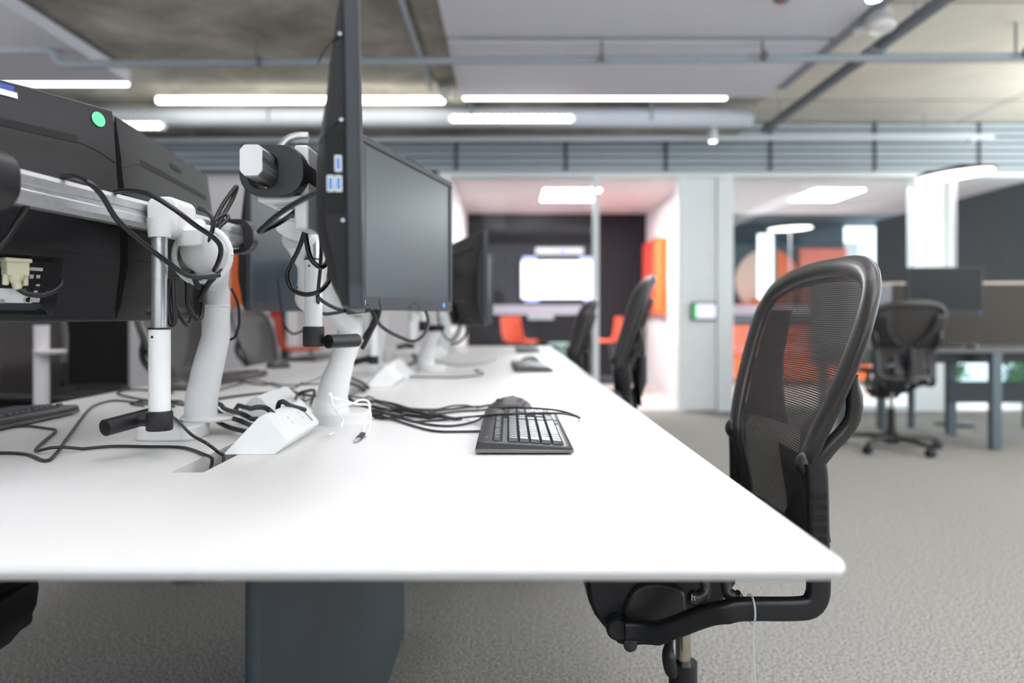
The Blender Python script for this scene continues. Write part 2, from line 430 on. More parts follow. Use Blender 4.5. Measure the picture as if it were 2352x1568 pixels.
# rooms behind
sbox('wall_meeting_left', 'wall_white', -.72, -.6, 7.5, 10.5, 0, 2.43)
sbox('wall_meeting_right', 'wall_white', 1.95, 2.2, 7.5, 10.5, 0, 2.43)
sbox('wall_meeting_back', 'wall_dark', -.6, 1.95, 10.35, 10.5, 0, 2.43)
sbox('ceiling_meeting', 'wall_white', -.72, 7.2, 7.5, 10.4, 2.43, 2.5)
sbox('ceiling_lounge', 'wall_teal', 2.2, 6.9, 10.4, 13.4, 2.62, 2.7)
sbox('wall_lounge_right', 'wall_black', 5.6, 5.7, 7.9, 11.1, .8, 2.43)
mb = MB().bx(2.2, 4.45, 13, 13.15, 0, 2.62).bx(4.78, 6.0, 13, 13.15, 0, 2.62).bx(4.45, 4.78, 13, 13.15, 2.46, 2.62).bx(4.45, 4.78, 13, 13.15, 0, 1.24)
struct('wall_lounge_back', mb, M['wall_teal'])
sbox('trim_5', 'frame_white', 6.0, 6.28, 13, 13.15, 0, 2.3)

# suspended ceiling rafts
def raft(name, x0, x1, y0, y1, z=2.815):
    mb = MB().bx(x0, x1, y0, y1, z, z + .09)
    return struct(name, mb, M['raft'], bevel=.006)
raft('ceiling_raft_middle', -.42, 2.16, 4.90, 6.12); raft('ceiling_raft_front', -.42, 2.16, -1.0, 4.80)
raft('ceiling_raft_left', -5.4, -3.0, 0.5, 5.74)
sbox('trim_6', 'raft_band', 2.16, 2.30, -1.0, 6.05, 2.86, CH)  # band beside the raft, darker grey than its underside
sbox('ceiling_downstand', 'concrete', -.60, -.38, -1.0, 7.35, 2.885, CH)
sbox('trim_7', 'concrete', -5.5, 2.3, 6.75, 7.36, 2.80, CH)

# ================================================================ CEILING SERVICES
def ceil_strip(_n, label, x0, x1, y, z, h, m, d=.05):
    t = thing('ceiling_strip_light', label, 'light strip', ((x0 + x1) / 2, y, z))
    off = t.location
    MB().bx(x0, x1, y + .01, y + d - .01, z + h / 2, z + h / 2 + .012).build('housing', M['white'], t, off)
    MB().bx(x0 + .01, x1 - .01, y, y + d, z - h / 2, z + h / 2).build('diffuser', M[m], t, off, bevel=.008)
    return t
ceil_strip('light_strip', 'brightest white light strip running under the raw concrete ceiling', -3.08, -.56, 6.3, 2.85, .046, 'led')
ceil_strip('light_strip', 'soft white light strip along the far edge of the pale middle ceiling raft', -.40, 1.85, 6.13, 2.822, .028, 'led_soft')
ceil_strip('light_strip', 'white light strip along the edge of the grey raft at the upper left', -5.3, -3.03, 5.75, 2.82, .03, 'led_soft')
def led_bar(label, x0, x1, y, z, n):
    t = thing('ceiling_bar_light', label, 'ceiling light', ((x0 + x1) / 2, y, z), group='dotted linear lights under the duct')
    MB().bx(x0 - .02, x1 + .02, y, y + .05, z - .03, z + .03).build('housing', M['white'], t, t.location)
    mb = MB()
    for i in range(n):
        x = x0 + (x1 - x0) * (i + .5) / n
        mb.cyl((x, y - .012, z), (x, y + .001, z), .026, n=12)
    mb.build('diffuser', M['led_dot'], t, t.location)
led_bar('long dotted light bar under the white duct, over the middle of the room', -.52, .56, 6.46, 2.727, 18)
led_bar('short dotted light bar under the white duct behind the left-hand monitors', -3.7, -3.10, 6.46, 2.665, 10)
d = thing('air_duct', 'long white round-ended air duct under the ceiling', 'duct', (-.9, 6.7, 2.80))
MB().tube([(-4.4, 6.7, 2.80), (2.16, 6.7, 2.80), (2.235, 6.7, 2.80), (2.25, 6.7, 2.80)], [.085, .085, .078, .05], 28).build('duct_body', M['duct'], d, d.location)
for x in (-2.2, -.35, 1.3): MB().bx(x - .012, x + .012, 6.607, 6.70, 2.76, CH).build('hanger', M['pipe'], d, d.location)
d = thing('conduit', 'thin blue-grey conduit crossing the whole ceiling, with an elbow at its left end', 'pipe', (-3.1, 4.99, 2.70))
MB().tube(crom([(-5.2, 5.02, 2.80), (-3.4, 5.0, 2.80), (-3.2, 5.0, 2.795), (-3.13, 4.99, 2.765), (-3.11, 4.99, 2.72), (-3.05, 4.99, 2.70), (-2.8, 4.985, 2.70), (0, 4.91, 2.70), (5.6, 4.80, 2.70)], 6), .026, 14).build('pipe_run', M['pipe'], d, d.location)
for x in (-1.7, .62, 1.70, 3.4):
    mb = MB().cyl((x, 4.87, 2.70), (x, 4.87, 2.815 if x < 2.2 else CH), .008).tube([(x - .012, 4.99 - .034 * (x + 3.1), 2.70), (x + .012, 4.99 - .034 * (x + 3.1), 2.70)], .033, 14)
    mb.build('hanger', M['rail'], d, d.location)
d = thing('conduit', 'pale pipe in front of the louvred band, turned down at its right end', 'pipe', (-.9, 7.1, 2.70))
MB().tube(crom([(-3.6, 7.14, 2.70), (0, 7.08, 2.70), (4.3, 7.0, 2.70), (4.44, 7.0, 2.69), (4.46, 7.0, 2.64)], 6), .028, 14).build('pipe_run', M['duct'], d, d.location)
for x in (-3.1, .66, 4.05): MB().cyl((x, 7.075, 2.70), (x, 7.075, 2.80 if x < 2.3 else CH), .007).build('hanger', M['pipe'], d, d.location)
d = thing('conduit', 'thin pale conduit running away along the edge of the raw concrete ceiling', 'pipe', (-.66, 3, 2.875))
MB().tube([(-.655, -.5, 2.87), (-.655, 6.1, 2.87)], .02, 12).build('pipe_run', M['pipe'], d, d.location)
MB().box((-.53, 6.05, 2.83), (.09, .09, .10)).build('junction_box', M['white'], d, d.location, bevel=.012)
d = thing('cable_rail', 'dark grey square rail running away diagonally under the pale ceiling', 'rail', (2.44, 4, 2.74))
MB().bx(2.43, 2.495, 1.5, 7.0, 2.735, 2.795).build('rail_bar', M['rail'], d, d.location, bevel=.006)
MB().box((2.46, 4.86, 2.748), (.10, .10, .04)).build('clamp', M['pipe'], d, d.location, bevel=.01)
for y in (2.5, 4.4, 6.6): MB().cyl((2.46, y, 2.79), (2.46, y, CH), .006).build('hanger', M['pipe'], d, d.location)
d = thing('spotlight', 'small white cylinder spotlight hanging below the pale pipe', 'spotlight', (1.93, 6.9, 2.72))
MB().cyl((1.93, 6.9, 2.745), (1.93, 6.9, 2.79), .012).build('stem', M['white'], d, d.location)
MB().tube([(1.93, 6.9, 2.765), (1.93, 6.9, 2.75), (1.93, 6.88, 2.63), (1.93, 6.88, 2.625)], [.03, .045, .045, .036], 18).build('lamp_head', M['white'], d, d.location)
MB().cyl((1.93, 6.879, 2.623), (1.93, 6.879, 2.6255), .033).build('lens', M['led_soft'], d, d.location)
d = thing('speaker', 'white drum-shaped speaker at the corner of the ceiling raft', 'speaker', (2.36, 4.45, 2.80))
MB().tube([(2.30, 4.47, 2.74), (2.30, 4.47, 2.75), (2.31, 4.53, 2.83), (2.31, 4.54, 2.85)], [.07, .08, .08, .05], 20).build('body', M['white'], d, d.location)
MB().cyl((2.31, 4.54, 2.83), (2.31, 4.54, CH), .012).build('ceiling_mount', M['white'], d, d.location)
MB().tube([(2.22, 4.66, 2.79), (2.30, 4.55, 2.80)], .02, 12).build('bracket', M['white'], d, d.location)
d = thing('downlight', 'small round lit downlight at the top edge over the raft', 'spotlight', (1.93, 3.84, 2.69))
MB().tube([(1.93, 3.84, 2.645), (1.93, 3.84, 2.65), (1.93, 3.84, 2.75), (1.93, 3.84, 2.815)], [.035, .045, .045, .02], 18).build('body', M['white'], d, d.location)
MB().cyl((1.93, 3.84, 2.641), (1.93, 3.84, 2.646), .036).build('lens', M['led_soft'], d, d.location)
d = thing('smoke_detector', 'small dark detector on the raft at the top edge', 'detector', (1.57, 4.18, 2.80))
MB().tube([(1.57, 4.18, 2.815), (1.57, 4.18, 2.79), (1.57, 4.18, 2.775)], [.05, .05, .03], 18).build('body', M['rail'], d, d.location)
MB().cyl((1.57, 4.18, 2.772), (1.57, 4.18, 2.778), .014).build('indicator', M['red'], d, d.location)

def panel_light(label, x0, x1, y0, y1):
    t = thing('ceiling_light', label, 'ceiling light', ((x0 + x1) / 2, (y0 + y1) / 2, 2.42), group='square ceiling panels of the glazed rooms')
    MB().bx(x0 - .02, x1 + .02, y0 - .02, y1 + .02, 2.415, 2.43).build('frame', M['white'], t, t.location)
    MB().bx(x0, x1, y0, y1, 2.411, 2.418).build('diffuser', M['panel_light'], t, t.location)
panel_light('square white ceiling panel light in the dark-walled meeting room', .40, 1.04, 8.27, 9.05)
panel_light('square white ceiling panel light in the lounge behind the mesh chair', 3.50, 4.05, 8.27, 9.05)

# ================================================================ MEETING ROOM + LOUNGE THINGS
t = thing('wall_display', 'lit white meeting room screen on the charcoal back wall', 'television', (.70, 10.3, 1.49))
MB().bx(.16, 1.22, 10.24, 10.35, 1.17, 1.83).build('casing', M['black'], t, t.location, bevel=.006)
MB().bx(.17, 1.21, 10.236, 10.241, 1.22, 1.75).build('picture', M['tv'], t, t.location)
mb = MB()
for a, b, c, e in ((.19, .38, 1.75, 1.81), (.99, 1.18, 1.75, 1.81), (.22, .42, 1.175, 1.22), (1.05, 1.2, 1.175, 1.22), (.45, .465, 1.55, 1.63), (.73, .76, 1.55, 1.64), (1.0, 1.03, 1.56, 1.62), (1.05, 1.08, 1.6, 1.66)):
    mb.bx(a, b, 10.232, 10.2365, c, e)
mb.build('screen_icons', M['tv_blue'], t, t.location)
t = thing('soundbar', 'grey camera bar above the lit meeting room screen', 'camera bar', (.70, 10.3, 1.89))
MB().bx(.37, 1.05, 10.26, 10.35, 1.845, 1.945).build('body', M['raft'], t, t.location, bevel=.012)
MB().cyl((.76, 10.25, 1.895), (.76, 10.262, 1.895), .028).build('lens', M['led_violet'], t, t.location)
t = thing('hanging_board', 'red felt panel on the white side wall of the meeting room', 'wall panel', (1.9, 9.7, 1.45))
MB().bx(1.87, 1.948, 9.28, 10.2, 1.0, 1.98).build('felt_board', M['red'], t, t.location, bevel=.008)
t = thing('hanging_board', 'narrow orange panel beside the red felt panel, nearer the doorway', 'wall panel', (1.9, 9.05, 1.45))
MB().bx(1.85, 1.948, 8.93, 9.26, 1.0, 1.94).build('felt_board', M['orange'], t, t.location, bevel=.008)

def stool(label, loc, rz, group='orange shell stools'):
    t = thing('bar_stool', label, 'stool', loc, rz, group)
    prof = [(-.20, .655), (-.10, .645), (.08, .64), (.15, .66), (.185, .73), (.205, .85), (.215, .965)]
    prof = [(p.x, p.z) for p in crom([(a, 0, z) for a, z in prof], 5)]
    n = len(prof)
    def fn(u, v):
        i = min(n - 1, int(round(v * (n - 1)))); x, z = prof[i]; w = .21 - .03 * v
        y = (u * 2 - 1) * w; return Vector((x - .04 * (abs(u * 2 - 1) ** 3) * (v > .45), y, z + .02 * abs(u * 2 - 1) ** 3 * (v < .6)))
    ob = MB().grid(fn, 10, n - 1).build('seat_shell', M['stool_orange'], t)
    md = ob.modifiers.new('thick', 'SOLIDIFY'); md.thickness = .016
    for sx in (-1, 1):
        for sy in (-1, 1): MB().cyl((sx * .1 - .02, sy * .1, .645), (sx * .2, sy * .2, 0), .011).build('leg', M['steel_leg'], t)
    MB().tube(crom([(-.17, -.17, .2), (.17, -.17, .2), (.17, .17, .2), (-.17, .17, .2)], 2, True) + [Vector((-.17, -.17, .2))], .008, 8).build('footrest', M['steel_leg'], t)
    return t
s0 = stool('orange shell stool on the left of the high meeting table', (.14, 9.0, 0), R(222))
dup(s0, 'orange shell stool on the right of the high meeting table, beside the open doorway', (1.20, 9.1, 0), R(-20))
dup(s0, 'orange shell stool in front of the white wall, seen below the left arm joint', (-2.0, 6.85, 0), R(200))
t = thing('high_table', 'high round pale teal pedestal table between the orange stools', 'table', (.66, 9.2, 0))
MB().cyl((.66, 9.2, .60), (.66, 9.2, .63), .17, n=32).build('tabletop', M['teal_metal'], t, t.location)
MB().cyl((.66, 9.2, .02), (.66, 9.2, .60), .055).build('pedestal', M['teal_metal'], t, t.location)
MB().cyl((.66, 9.2, 0), (.66, 9.2, .02), .2, n=32).build('base', M['teal_metal'], t, t.location)
t = thing('flip_chart', 'black stand with a white tray behind the meeting room glass', 'stand', (.38, 8.6, 0))
MB().bx(.34, .40, 8.58, 8.62, .02, .93).build('post', M['black'], t, t.location)
MB().bx(.22, .52, 8.52, 8.66, .93, 1.0).build('tray', M['white_plastic'], t, t.location, bevel=.01)
MB().bx(.2, .54, 8.45, 8.75, 0, .02).build('base', M['black'], t, t.location)

# decorated lounge wall
def disc_seg(xa, xb, cx, cz, r, y):
    pts = [(cx + r * math.cos(R(a)), cz + r * math.sin(R(a))) for a in range(0, 360, 5)]
    pts = [(min(max(x, xa), xb), z) for x, z in pts]
    q = []
    for p in pts:
        if not q or (Vector(p) - Vector(q[-1])).length > 1e-5: q.append(p)
    return MB().prism(q, (0, y, 0), (1, 0, 0), (0, 0, 1), (0, .02, 0))
tag(disc_seg(4.79, 5.3, 4.62, 1.60, .58, 12.98).build('wall_mural', M['orange'], None, (5, 12.98, 1.6)), 'orange half-disc mural on the dark lounge wall, right of the tall bright opening', 'mural')
tag(disc_seg(3.9, 4.44, 4.62, 1.60, .58, 12.97).build('wall_mural', M['peach'], None, (4.3, 12.97, 1.6)), 'pale peach half-disc mural left of the tall bright opening in the lounge', 'mural')
tag(MB().bx(5.18, 6.0, 12.9, 12.98, 1.15, 2.18).build('wall_board', M['salmon'], None, (5.6, 12.94, 1.6), bevel=.01), 'large brick-red rectangular panel on the lounge wall behind the mesh chair', 'wall panel')
mb = MB().bx(3.85, 4.9, 12.5, 12.9, .98, 1.12).bx(4.0, 4.9, 12.5, 12.9, 1.12, 1.2).bx(4.3, 4.9, 12.5, 12.9, 1.2, 1.27)
tag(mb.build('stepped_shelf', M['orange'], None, (4.4, 12.7, 1.0)), 'orange stepped ledge below the lounge murals', 'shelf')
t = thing('lounge_sofa', 'long salmon and orange sofa with a slate back behind the lounge glass', 'sofa', (4.1, 10.6, 0))
MB().bx(3.2, 5.1, 10.2, 10.95, .06, .40).build('base', M['orange'], t, t.location, bevel=.02)
MB().bx(3.22, 5.08, 10.15, 10.7, .40, .56).build('seat_cushion', M['salmon'], t, t.location, bevel=.04)
MB().bx(3.2, 5.1, 10.7, 10.95, .40, .84).build('backrest', M['salmon'], t, t.location, bevel=.04)
MB().bx(3.2, 5.1, 10.68, 10.97, .84, .99).build('headrest', M['sofa_grey'], t, t.location, bevel=.03)
mb = MB().bx(3.3, 3.36, 10.3, 10.36, 0, .06).bx(4.94, 5.0, 10.3, 10.36, 0, .06)
mb.build('feet', M['black'], t, t.location)

def disc_lamp(label, x, y, z, d, tilt):
    t = thing('floor_lamp', label, 'floor lamp', (x, y, 0), group='disc-headed floor lamps')
    MB().tube([(0, 0, 0), (0, 0, .018), (0, 0, .022)], [.16, .16, .13], 28).build('base', M['black'], t)
    MB().cyl((0, 0, .02), (0, 0, z - .01), .014).build('pole', M['raft'], t)
    rot = Matrix.Rotation(tilt, 4, 'Y')
    def ring(rr, zz, n=48): return [rot @ Vector((rr * math.cos(2 * math.pi * i / n), rr * math.sin(2 * math.pi * i / n), zz)) + Vector((0, 0, z)) for i in range(n)]
    MB().loft([ring(d / 2 - .012, .004), ring(d / 2, 0), ring(d / 2, .03), ring(d / 2 - .02, .04), ring(.05, .045)]).build('lamp_head', M['black'], t)
    MB().loft([ring(d / 2 - .012, -.006), ring(d / 2 - .012, .002)]).build('diffuser', M['disc_light'], t)
disc_lamp('round disc floor lamp standing behind the grey desk on the right', 3.98, 6.48, 2.23, .62, R(-5))
disc_lamp('round disc floor lamp in the lounge behind the glass', 4.45, 11.5, 2.36, .68, R(-2))

# door sign
t = thing('room_tablet', 'small black room-booking tablet with a green bar on the white door', 'tablet', (1.98, 7.39, 1.02))
MB().bx(1.85, 2.108, 7.36, 7.40, .93, 1.11).build('casing', M['black'], t, t.location, bevel=.012)
MB().bx(1.895, 2.092, 7.355, 7.3605, .948, 1.093).build('display', M['tablet'], t, t.location)
MB().bx(1.862, 1.895, 7.355, 7.3605, .948, 1.093).build('status_bar', M['tablet_green'], t, t.location)
tag(t.children[2], 'green status bar')
# graphics on the white wall at the left
tag(MB().prism([(0, 0), (.28, 0), (.40, .12), (.40, .68), (0, .68)], (-2.88, 7.485, .97), (1, 0, 0), (0, 0, 1), (0, .012, 0)).build('wall_board', M['orange'], None, (-2.6, 7.49, 1.3)), 'orange panel on the white wall, behind the leftmost upright screen', 'wall panel')
tag(MB().bx(-2.45, -2.2, 7.4, 7.5, .95, 1.16).build('wall_box', M['red'], None, (-2.3, 7.45, 1.05), bevel=.01), 'small red box on the white wall left of the white post', 'wall box')
t = thing('post', 'white and black slim post in front of the white wall on the left', 'post', (-2.15, 7.2, 0))
MB().bx(-2.20, -2.12, 7.16, 7.24, 0, 2.38).build('white_upright', M['frame_white'], t, t.location)
MB().bx(-2.26, -2.205, 7.17, 7.23, 0, 2.38).build('black_upright', M['black'], t, t.location)

# ---------------------------------------------------------------- right-hand grey desk
t = thing('desk', 'dark grey desk on blue-grey steel legs at the right, with a black monitor', 'desk', (3.6, 5.6, 0))
mb = MB().prism([(2.62, 0.05), (4.7, 0.05), (4.7, .92), (2.62, .92)], (0, 5.2, .70), (1, 0, 0), (0, 1, 0), (0, 0, .028))
mb.build('desktop', M['desk_dark'], t, t.location, bevel=.005)
for x, y in ((3.52, 5.26), (3.60, 5.92), (2.72, 5.92), (4.6, 5.3)):
    MB().bx(x - .035, x + .035, y - .03, y + .03, 0, .70).build('leg', M['steel_leg'], t, t.location, bevel=.006)
MB().bx(3.55, 4.65, 5.86, 5.90, .27, .44).build('modesty_panel', M['leg_panel'], t, t.location)
MB().bx(2.7, 4.65, 5.4, 5.44, .62, .70).build('cable_tray', M['black'], t, t.location)
t = thing('docking_station', 'small black box with a violet light on the grey desk, seen through the far chair', 'computer', (2.99, 5.75, .728))
MB().bx(2.90, 3.06, 5.70, 5.82, .7285, .772).build('casing', M['black'], t, t.location, bevel=.004)
MB().cyl((2.992, 5.699, .752), (2.992, 5.703, .752), .011).build('power_light', M['led_violet'], t, t.location)
t = thing('desk_screen', 'taupe felt divider screen behind the black monitor on the grey desk', 'divider', (3.95, 6.2, 0))
m3 = Matrix.Rotation(R(-6), 3, 'Z')
MB().box((4.02, 6.32, .91), (1.36, .05, .66), rot=m3).build('felt_board', M['screen_taupe'], t, t.location, bevel=.01)
MB().box((4.02, 6.32, 1.255), (1.37, .056, .02), rot=m3).build('top_edge', M['screen_edge'], t, t.location, bevel=.004)
for x in (3.5, 4.5): MB().bx(x - .02, x + .02, 6.30, 6.34, 0, .585).build('leg', M['steel_leg'], t, t.location)
t = thing('desk_screen', 'pale grey felt divider screen left of the black monitor', 'divider', (3.1, 6.2, 0))
MB().bx(2.6, 3.28, 6.22, 6.27, .55, 1.235).build('felt_board', M['screen_grey'], t, t.location, bevel=.01)
MB().bx(2.6, 3.28, 6.215, 6.275, 1.235, 1.255).build('top_edge', M['screen_edge'], t, t.location, bevel=.004)
for x in (2.7, 3.2): MB().bx(x - .02, x + .02, 6.2, 6.29, 0, .55).build('leg', M['steel_leg'], t, t.location)

def shrub(label, x, y, h, n, seed):
    rnd = random.Random(seed)
    t = thing('potted_plant', label, 'plant', (x, y, -.11), group='leafy plants outside the low glazing')
    MB().tube([(0, 0, 0), (0, 0, .18)], [.13, .17], 20).build('planter', M['pot'], t)
    mb = MB()
    for i in range(n):
        a = rnd.uniform(0, 6.28); el = rnd.uniform(.2, 1.3); l = rnd.uniform(.10, .20); b = Vector((rnd.uniform(-.1, .1), rnd.uniform(-.1, .1), .18 + rnd.uniform(0, h)))
        d = Vector((math.cos(a) * math.cos(el), math.sin(a) * math.cos(el), math.sin(el) * .8 - .1)); s = d.cross(Vector((0, 0, 1))).normalized() * l * .26
        mb.add([b, b + d * l * .5 + s + Vector((0, 0, .02)), b + d * l, b + d * l * .5 - s + Vector((0, 0, .02))], [(0, 1, 2), (0, 2, 3)])
    mb.build('leaves', M['leaf'], t)
    mb = MB()
    for i in range(5): mb.cyl((0, 0, .15), (rnd.uniform(-.1, .1), rnd.uniform(-.1, .1), .18 + h), .006, n=6)
    mb.build('stems', M['leaf'], t)
shrub('green leafy plant seen under the grey desk, nearer its middle', 6.1, 9.95, .28, 90, 1)
shrub('green leafy plant seen under the grey desk, nearer the right picture edge', 6.5, 9.3, .30, 110, 2)
# ================================================================ BENCH DESK
EX0, EX1, EY0, EY1 = -1.237, .325, .69, 5.76      # outline of the shared white bench
SX0, SX1, SY0, SY1 = -.512, -.462, 1.094, 5.5     # cable slot
def desktop_mesh():
    cx, cy = (EX0 + EX1) / 2, (EY0 + EY1) / 2
    W, H = EX1 - EX0, EY1 - EY0
    def loop(off, z, r=.02):
        return [Vector((cx + p[0], cy + p[1], z)) for p in rrect(W + 2 * off, H + 2 * off, r + max(off, -.015), 6)]
    bm = bmesh.new()
    prof = [(-.006, DZ), (-.002, DZ - .0008), (.0, DZ - .003), (.0015, DZ - .008), (0, DZ - .013), (-.004, DZ - .017), (-.03, DZ - .027)]
    loops = []
    for off, z in prof: loops.append([bm.verts.new(p) for p in loop(off, z)])
    n = len(loops[0])
    for a, b in zip(loops, loops[1:]):
        for j in range(n): bm.faces.new((a[j], a[(j + 1) % n], b[(j + 1) % n], b[j]))
    def hole(z): return [bm.verts.new(p) for p in ((SX0, SY0, z), (SX1, SY0, z), (SX1, SY1, z), (SX0, SY1, z))]
    ht, hb = hole(DZ), hole(DZ - .027)
    for j in range(4): bm.faces.new((ht[j], ht[(j + 1) % 4], hb[(j + 1) % 4], hb[j]))
    for o, h in ((loops[0], ht), (loops[-1], hb)):
        es = [bm.edges.get((o[j], o[(j + 1) % n])) for j in range(n)] + [bm.edges.get((h[j], h[(j + 1) % 4])) for j in range(4)]
        bmesh.ops.triangle_fill(bm, use_beauty=True, use_dissolve=False, edges=es)
    mb = MB(); bm.verts.index_update(); mb.v = [v.co.copy() for v in bm.verts]; mb.f = [[v.index for v in f.verts] for f in bm.faces]; mb.mi = [0] * len(mb.f); bm.free()
    return mb
t = thing('bench_desk', 'long shared white bench desk with a cable slot down its middle', 'desk', (-.456, 3.2, 0))
desktop_mesh().build('desktop', M['desk'], t, t.location, ang=30)
mb = MB().bx(SX0 - .004, SX0 - .001, SY0, SY1, .60, .7025).bx(SX1 + .001, SX1 + .004, SY0, SY1, .60, .7025).bx(SX0 - .004, SX1 + .004, SY0, SY1, .597, .60).bx(SX0, SX1, SY0 - .004, SY0 - .001, .60, .7025)
mb.build('cable_tray', M['white'], t, t.location)
def panel_leg(y0, y1):
    pts = rrect(.022, y1 - y0, .0108, 6)
    MB().prism(pts, (-.331, (y0 + y1) / 2, 0), (1, 0, 0), (0, 1, 0), (0, 0, .702)).build('panel_leg', M['leg_panel'], t, t.location)
panel_leg(.93, 2.22); panel_leg(4.2, 5.4)
mb = MB().bx(-.335, -.327, .99, 5.3, .64, .70)
mb.build('beam', M['leg_panel'], t, t.location)

# ================================================================ MONITORS
MW, MH = .556, .36
GZ = [(0, .05), (.1, .5), (.28, 1.0), (.5, .95), (.75, .5), (1, .02)]
def in_rect(x, z, x0, x1, z0, z1, s=.006):
    def st(a): return max(0., min(1., a))
    return st((x - x0) / s) * st((x1 - x) / s) * st((z - z0) / s) * st((z1 - z) / s)
def shell_y(x, z, rec=True):
    g = interp(z / MH, GZ); u = min(1, abs(x) / (MW / 2))
    edge = .020 + .020 * g
    y = edge + (.005 + .014 * g) * (1 - u ** 4) ** .8
    if rec: y -= .022 * in_rect(x, z, -.165, .165, .014, .10)
    return y
def build_monitor_parts(t, scr='screen'):
    mb = MB()   # bezel: frame border around the screen, 2 cm deep
    b = .016; bb = .028
    for a in ((-MW / 2, MW / 2, 0, .019, MH - b, MH), (-MW / 2, MW / 2, 0, .019, 0, bb), (-MW / 2, -MW / 2 + b, 0, .019, bb, MH - b), (MW / 2 - b, MW / 2, 0, .019, bb, MH - b)): mb.bx(*a)
    mb.build('bezel', M['bezel_grey'], t, bevel=.0025)
    MB().bx(-MW / 2 + .010, MW / 2 - .010, .004, .012, .02, MH - .01).build('screen', M[scr], t)
    def fn(u, v):
        x = (u - .5) * (MW - .004); z = .004 + v * (MH - .008); return Vector((x, shell_y(x, z), z))
    nu, nv = 72, 48
    mb = MB().grid(fn, nu, nv)
    # side walls down to the bezel
    rim = [fn(i / nu, 0) for i in range(nu)] + [fn(1, j / nv) for j in range(nv)] + [fn(1 - i / nu, 1) for i in range(nu)] + [fn(0, 1 - j / nv) for j in range(nv)]
    base = [Vector((p.x, .0185, p.z)) for p in rim]; n = len(rim)
    mb.add(rim + base, [(i, (i + 1) % n, (i + 1) % n + n, i + n) for i in range(n)])
    mb.build('back_shell', M['shell'], t, ang=32)
    def pt(x, z, d=.0006, rec=True): return Vector((x, shell_y(x, z, rec) + d, z))
    def strip(path, w):
        mb = MB()
        for (x0, z0), (x1, z1) in zip(path, path[1:]):
            mb.grid(lambda u, v: pt(x0 + (x1 - x0) * u, z0 + (z1 - z0) * u + (v - .5) * w), 6, 1)
        return mb
    mb = strip([(-.205, .292), (-.07, .292), (.07, .292), (.205, .292)], .012)
    for s in (-1, 1): mb.add(*(lambda q: (q.v, q.f))(strip([(s * .205, .289), (s * .24, .281), (s * .274, .268)], .0015)))
    mb.build('vent_slot', M['slot'], t)
    mb = strip([(-.27, .108), (-.18, .108), (.18, .108), (.27, .108)], .0012)
    for s in (-1, 1): mb.add(*(lambda q: (q.v, q.f))(strip([(s * .185, .010), (s * .19, .06), (s * .185, .106)], .0012)))
    mb.build('seam', M['slot'], t)
    return pt
def monitor(label, a, c, z0, tilt=0.0, group='monitors on the bench desk arms', name='monitor', scr='screen'):
    """a: the left end of the screen as its user sees it, c: the right end (x, y)"""
    a, c = Vector(a), Vector(c); d = (c - a).normalized(); m = (a + c) / 2
    t = thing(name, label, 'monitor', (m.x, m.y, z0), math.atan2(d.y, d.x), group)
    t.rotation_euler = (tilt, 0, math.atan2(d.y, d.x))
    pt = build_monitor_parts(t, scr)
    return t, pt
def patch(t, pt, name, m, x0, x1, z0, z1, d=.0012, rec=True):
    return MB().grid(lambda u, v: pt(x0 + (x1 - x0) * u, z0 + (z1 - z0) * v, d, rec), 6, 4).build(name, m, t)
def back_text(t, s, size, m, x, z, d=.001):
    y = shell_y(x, z) + d
    return text('lettering', s, size, m, t, Matrix.Translation((x, y, z)) @ Matrix.Rotation(R(180), 4, 'Z') @ Matrix.Rotation(R(90), 4, 'X'))
def front_bits(t):
    MB().bx(.205, .209, -.0012, .002, .012, .022).build('power_light', M['led_blue'], t)
    mb = MB()
    for x in (-.03, .03): mb.bx(x, x + .002, -.0008, .002, .004, .012)
    mb.bx(-.014, .014, -.0008, .002, .016, .0185)
    mb.build('button_marks', M['dark_print'], t)

# near left monitor: seen from the back, cut by the left picture edge
m1, pt = monitor('nearest left monitor seen from its back, with a green dot sticker', (-.694, 1.245), (-.9335, .744), .957)
def dotp(cx, cz, r, m, nm, d=.0015):
    mb = MB(); n = 28
    mb.add([pt(cx, cz, d)] + [pt(cx + r * math.cos(2 * math.pi * i / n), cz + r * math.sin(2 * math.pi * i / n), d) for i in range(n)], [(0, i + 1, (i + 1) % n + 1) for i in range(n)])
    return mb.build(nm, m, m1)
tag(dotp(-.247, .336, .0125, M['green'], 'dot_sticker'), 'round green sticker')
tag(patch(m1, pt, 'asset_sticker', M['blue_sticker'], -.112, -.03, .343, .352, .0015), 'blue and white sticker')
patch(m1, pt, 'asset_sticker', M['label'], -.116, -.03, .334, .343, .0015)
tag(patch(m1, pt, 'barcode_label', M['label'], -.132, -.02, .024, .050, .0015), 'white label with printed bars')
mb = MB()
for (x0, x1, z0, z1) in ((-.104, -.024, .0275, .034), (-.094, -.024, .0385, .0445)):
    for i in range(46):
        xa = x0 + (x1 - x0) * i / 46
        mb.grid(lambda u, v: pt(xa + .0009 * u * (1 + i % 3 * .4), z0 + (z1 - z0) * v, .0022), 1, 1)
mb.build('barcode', M['grey_print'], m1)
mb = MB()
for (x0, x1, z0, z1) in ((-.176 + .02, -.150 + .01, .030, .038), (-.150, -.144, .042, .048), (-.142, -.136, .042, .046), (-.162, -.155, .042, .048), (-.152, -.128, .078, .083), (-.140, -.134, .066, .072), (-.150, -.144, .067, .072), (-.152, -.146, .055, .058)):
    mb.grid(lambda u, v: pt(x0 + (x1 - x0) * u, z0 + (z1 - z0) * v, .0016), 3, 2)
mb.build('label_marks', M['print'], m1)
mb = MB()
